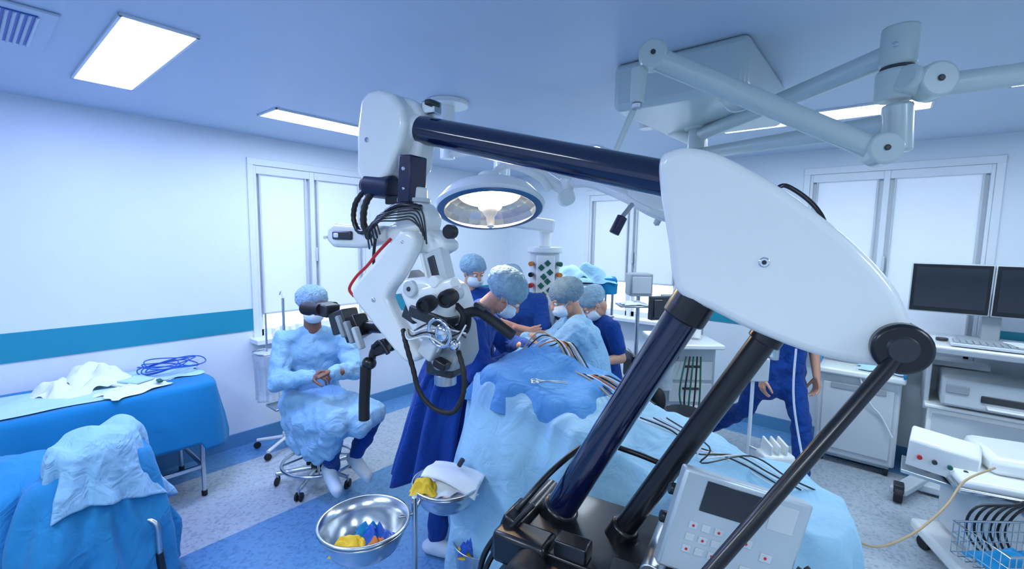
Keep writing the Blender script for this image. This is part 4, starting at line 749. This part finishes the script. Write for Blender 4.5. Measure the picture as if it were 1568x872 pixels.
# ================================================================== ELECTROSURGERY CART (right, nearer)
g=G('electrosurgery_cart',(2.6,2.35,0),'view'); D=-.19
g.box('cart_column',(2.76,2.45,.35),(.36,.36,.38),'lgrey',bevel=.02,rot=(0,0,-.3)); g.box('cart_base',(2.74,2.42,.10),(.56,.50,.07),'white',bevel=.02,rot=(0,0,-.3))
for x,y in ((2.54,2.25),(2.96,2.22),(2.54,2.62),(2.94,2.6)): g.cyl('castor',(x-.015,y,.04),(x+.015,y,.04),.04,'rubber',seg=18)
g.box('worktop',(2.80,2.40,.79+D),(.66,.56,.05),'white',bevel=.02,rot=(0,0,-.45)); g.box('worktop_rim',(2.80,2.40,.755+D),(.69,.59,.03),'steel',bevel=.01,rot=(0,0,-.45))
g.boxm('generator',(2.28,2.52,.78+D),(.26,-.16,-.05),(.10,.10,.04),(.03,.02,.15),'white',.012)
g.boxm('generator_face',(2.275,2.512,.785+D),(.25,-.155,-.048),(.0,.003,.0),(.03,.02,.13),'lgrey',.003)
for k in range(4): g.cyl('generator_socket',(2.32+.055*k,2.478-.034*k,.845+D-.012*k),(2.31+.055*k,2.465-.034*k,.845+D-.012*k),.012,('red','dgrey','green','dgrey')[k],seg=16,bevel=0)
g.box('device_dome',(2.86,2.42,.86+D),(.42,.38,.10),'white',bevel=.035,rot=(0,0,-.45)); g.boxm('generator_shelf',(2.24,2.50,.74+D),(.32,-.20,-.05),(.16,.18,.0),(0,0,.02),'steelr')
g.tube('shelf_arm',[(2.40,2.52,.74+D),(2.54,2.5,.68+D),(2.70,2.44,.62+D)],.02,'steelr')
for k in range(6): g.tube('cable',[(2.75+.05*k,2.22,.84+D),(2.55+.05*k,2.16,.76+D),(2.36+.05*k,2.18,.54),(2.34+.04*k,2.2,.4),(2.42+.03*k,2.16,.25),(2.45+.04*k,2.2,.12)],.006,'black')
g.tube('yellow_cable',[(1.40,1.72,.66),(1.55,1.78,.60),(1.78,1.88,.60),(2.02,2.0,.65),(2.22,2.12,.71),(2.5,2.25,.71)],.005,'beige')
bx,by,bw,bd,z0,z1=2.40,2.02,.36,.26,.32,.48
for z in (z0,(z0*2+z1)/3,(z0+2*z1)/3,z1):
    g.tube('basket_hoop',[(bx-bw/2,by-bd/2,z),(bx+bw/2,by-bd/2,z),(bx+bw/2,by+bd/2,z),(bx-bw/2,by+bd/2,z)],.003 if z<z1 else .006,'steel',closed=True,n=1)
for k in range(13):
    x=bx-bw/2+bw*k/12; g.tube('basket_wire',[(x,by-bd/2,z1),(x,by-bd/2,z0),(x,by+bd/2,z0),(x,by+bd/2,z1)],.0025,'steel',n=1,seg=6)
for k in range(8):
    y=by-bd/2+bd*k/7; g.tube('basket_wire',[(bx-bw/2,y,z1),(bx-bw/2,y,z0),(bx+bw/2,y,z0),(bx+bw/2,y,z1)],.0025,'steel',n=1,seg=6)
g.tube('basket_arm',[(bx+bw/2,by+.1,z1),(2.7,2.3,z1)],.01,'steel',n=1)
crumple(g,'basket_cloth',(bx,by,z0+.01),.15,.11,.11,'drapec',seed=3)
g=G('infusion_line',(1.6,2.2,0),'view'); g.tube('white_hose',[(1.62,2.55,1.25),(1.60,2.50,.95),(1.66,2.42,.5),(1.70,2.35,.06),(1.75,2.3,.02)],.006,'whitec')

# ================================================================== LIGHT + CAMERA
w=bpy.data.worlds.new('World'); bpy.context.scene.world=w; w.use_nodes=True; w.node_tree.nodes['Background'].inputs[0].default_value=(.6,.75,1,1); w.node_tree.nodes['Background'].inputs[1].default_value=.5
def spot(name,p,t,e,col,size,blend,rad=.1):
    l=bpy.data.lights.new(name,'SPOT'); l.energy=e; l.color=col; l.spot_size=size; l.spot_blend=blend; l.shadow_soft_size=rad
    o=bpy.data.objects.new(name,l); bpy.context.collection.objects.link(o); o.location=p; o.rotation_euler=(Vector(t)-Vector(p)).to_track_quat('-Z','Y').to_euler()
pl=V(-.12,2.80); spot('surgical_lamp_beam',(pl.x,pl.y,1.95),tuple(V(.0,2.45)[:2])+(1.1,),45,(1,.90,.76),1.0,.6)
th,ro=math.radians(5.8),math.radians(.9)
fh=Vector((-math.sin(PSI),math.cos(PSI),0)); rt=Vector((math.cos(PSI),math.sin(PSI),0)); Zv=Vector((0,0,1))
Fv=fh*math.cos(th)-Zv*math.sin(th); U0=fh*math.sin(th)+Zv*math.cos(th); Rv=rt*math.cos(ro)+U0*math.sin(ro); Uv=U0*math.cos(ro)-rt*math.sin(ro)
cam=bpy.data.cameras.new('camera'); co=bpy.data.objects.new('camera',cam); bpy.context.collection.objects.link(co); cam.lens=16.07; cam.sensor_width=36; cam.clip_start=.05
Mx=Matrix((Rv,Uv,-Fv)).transposed().to_4x4(); Mx.translation=(0,0,1.85); co.matrix_world=Mx; bpy.context.scene.camera=co
bpy.context.scene.view_settings.view_transform='Standard'
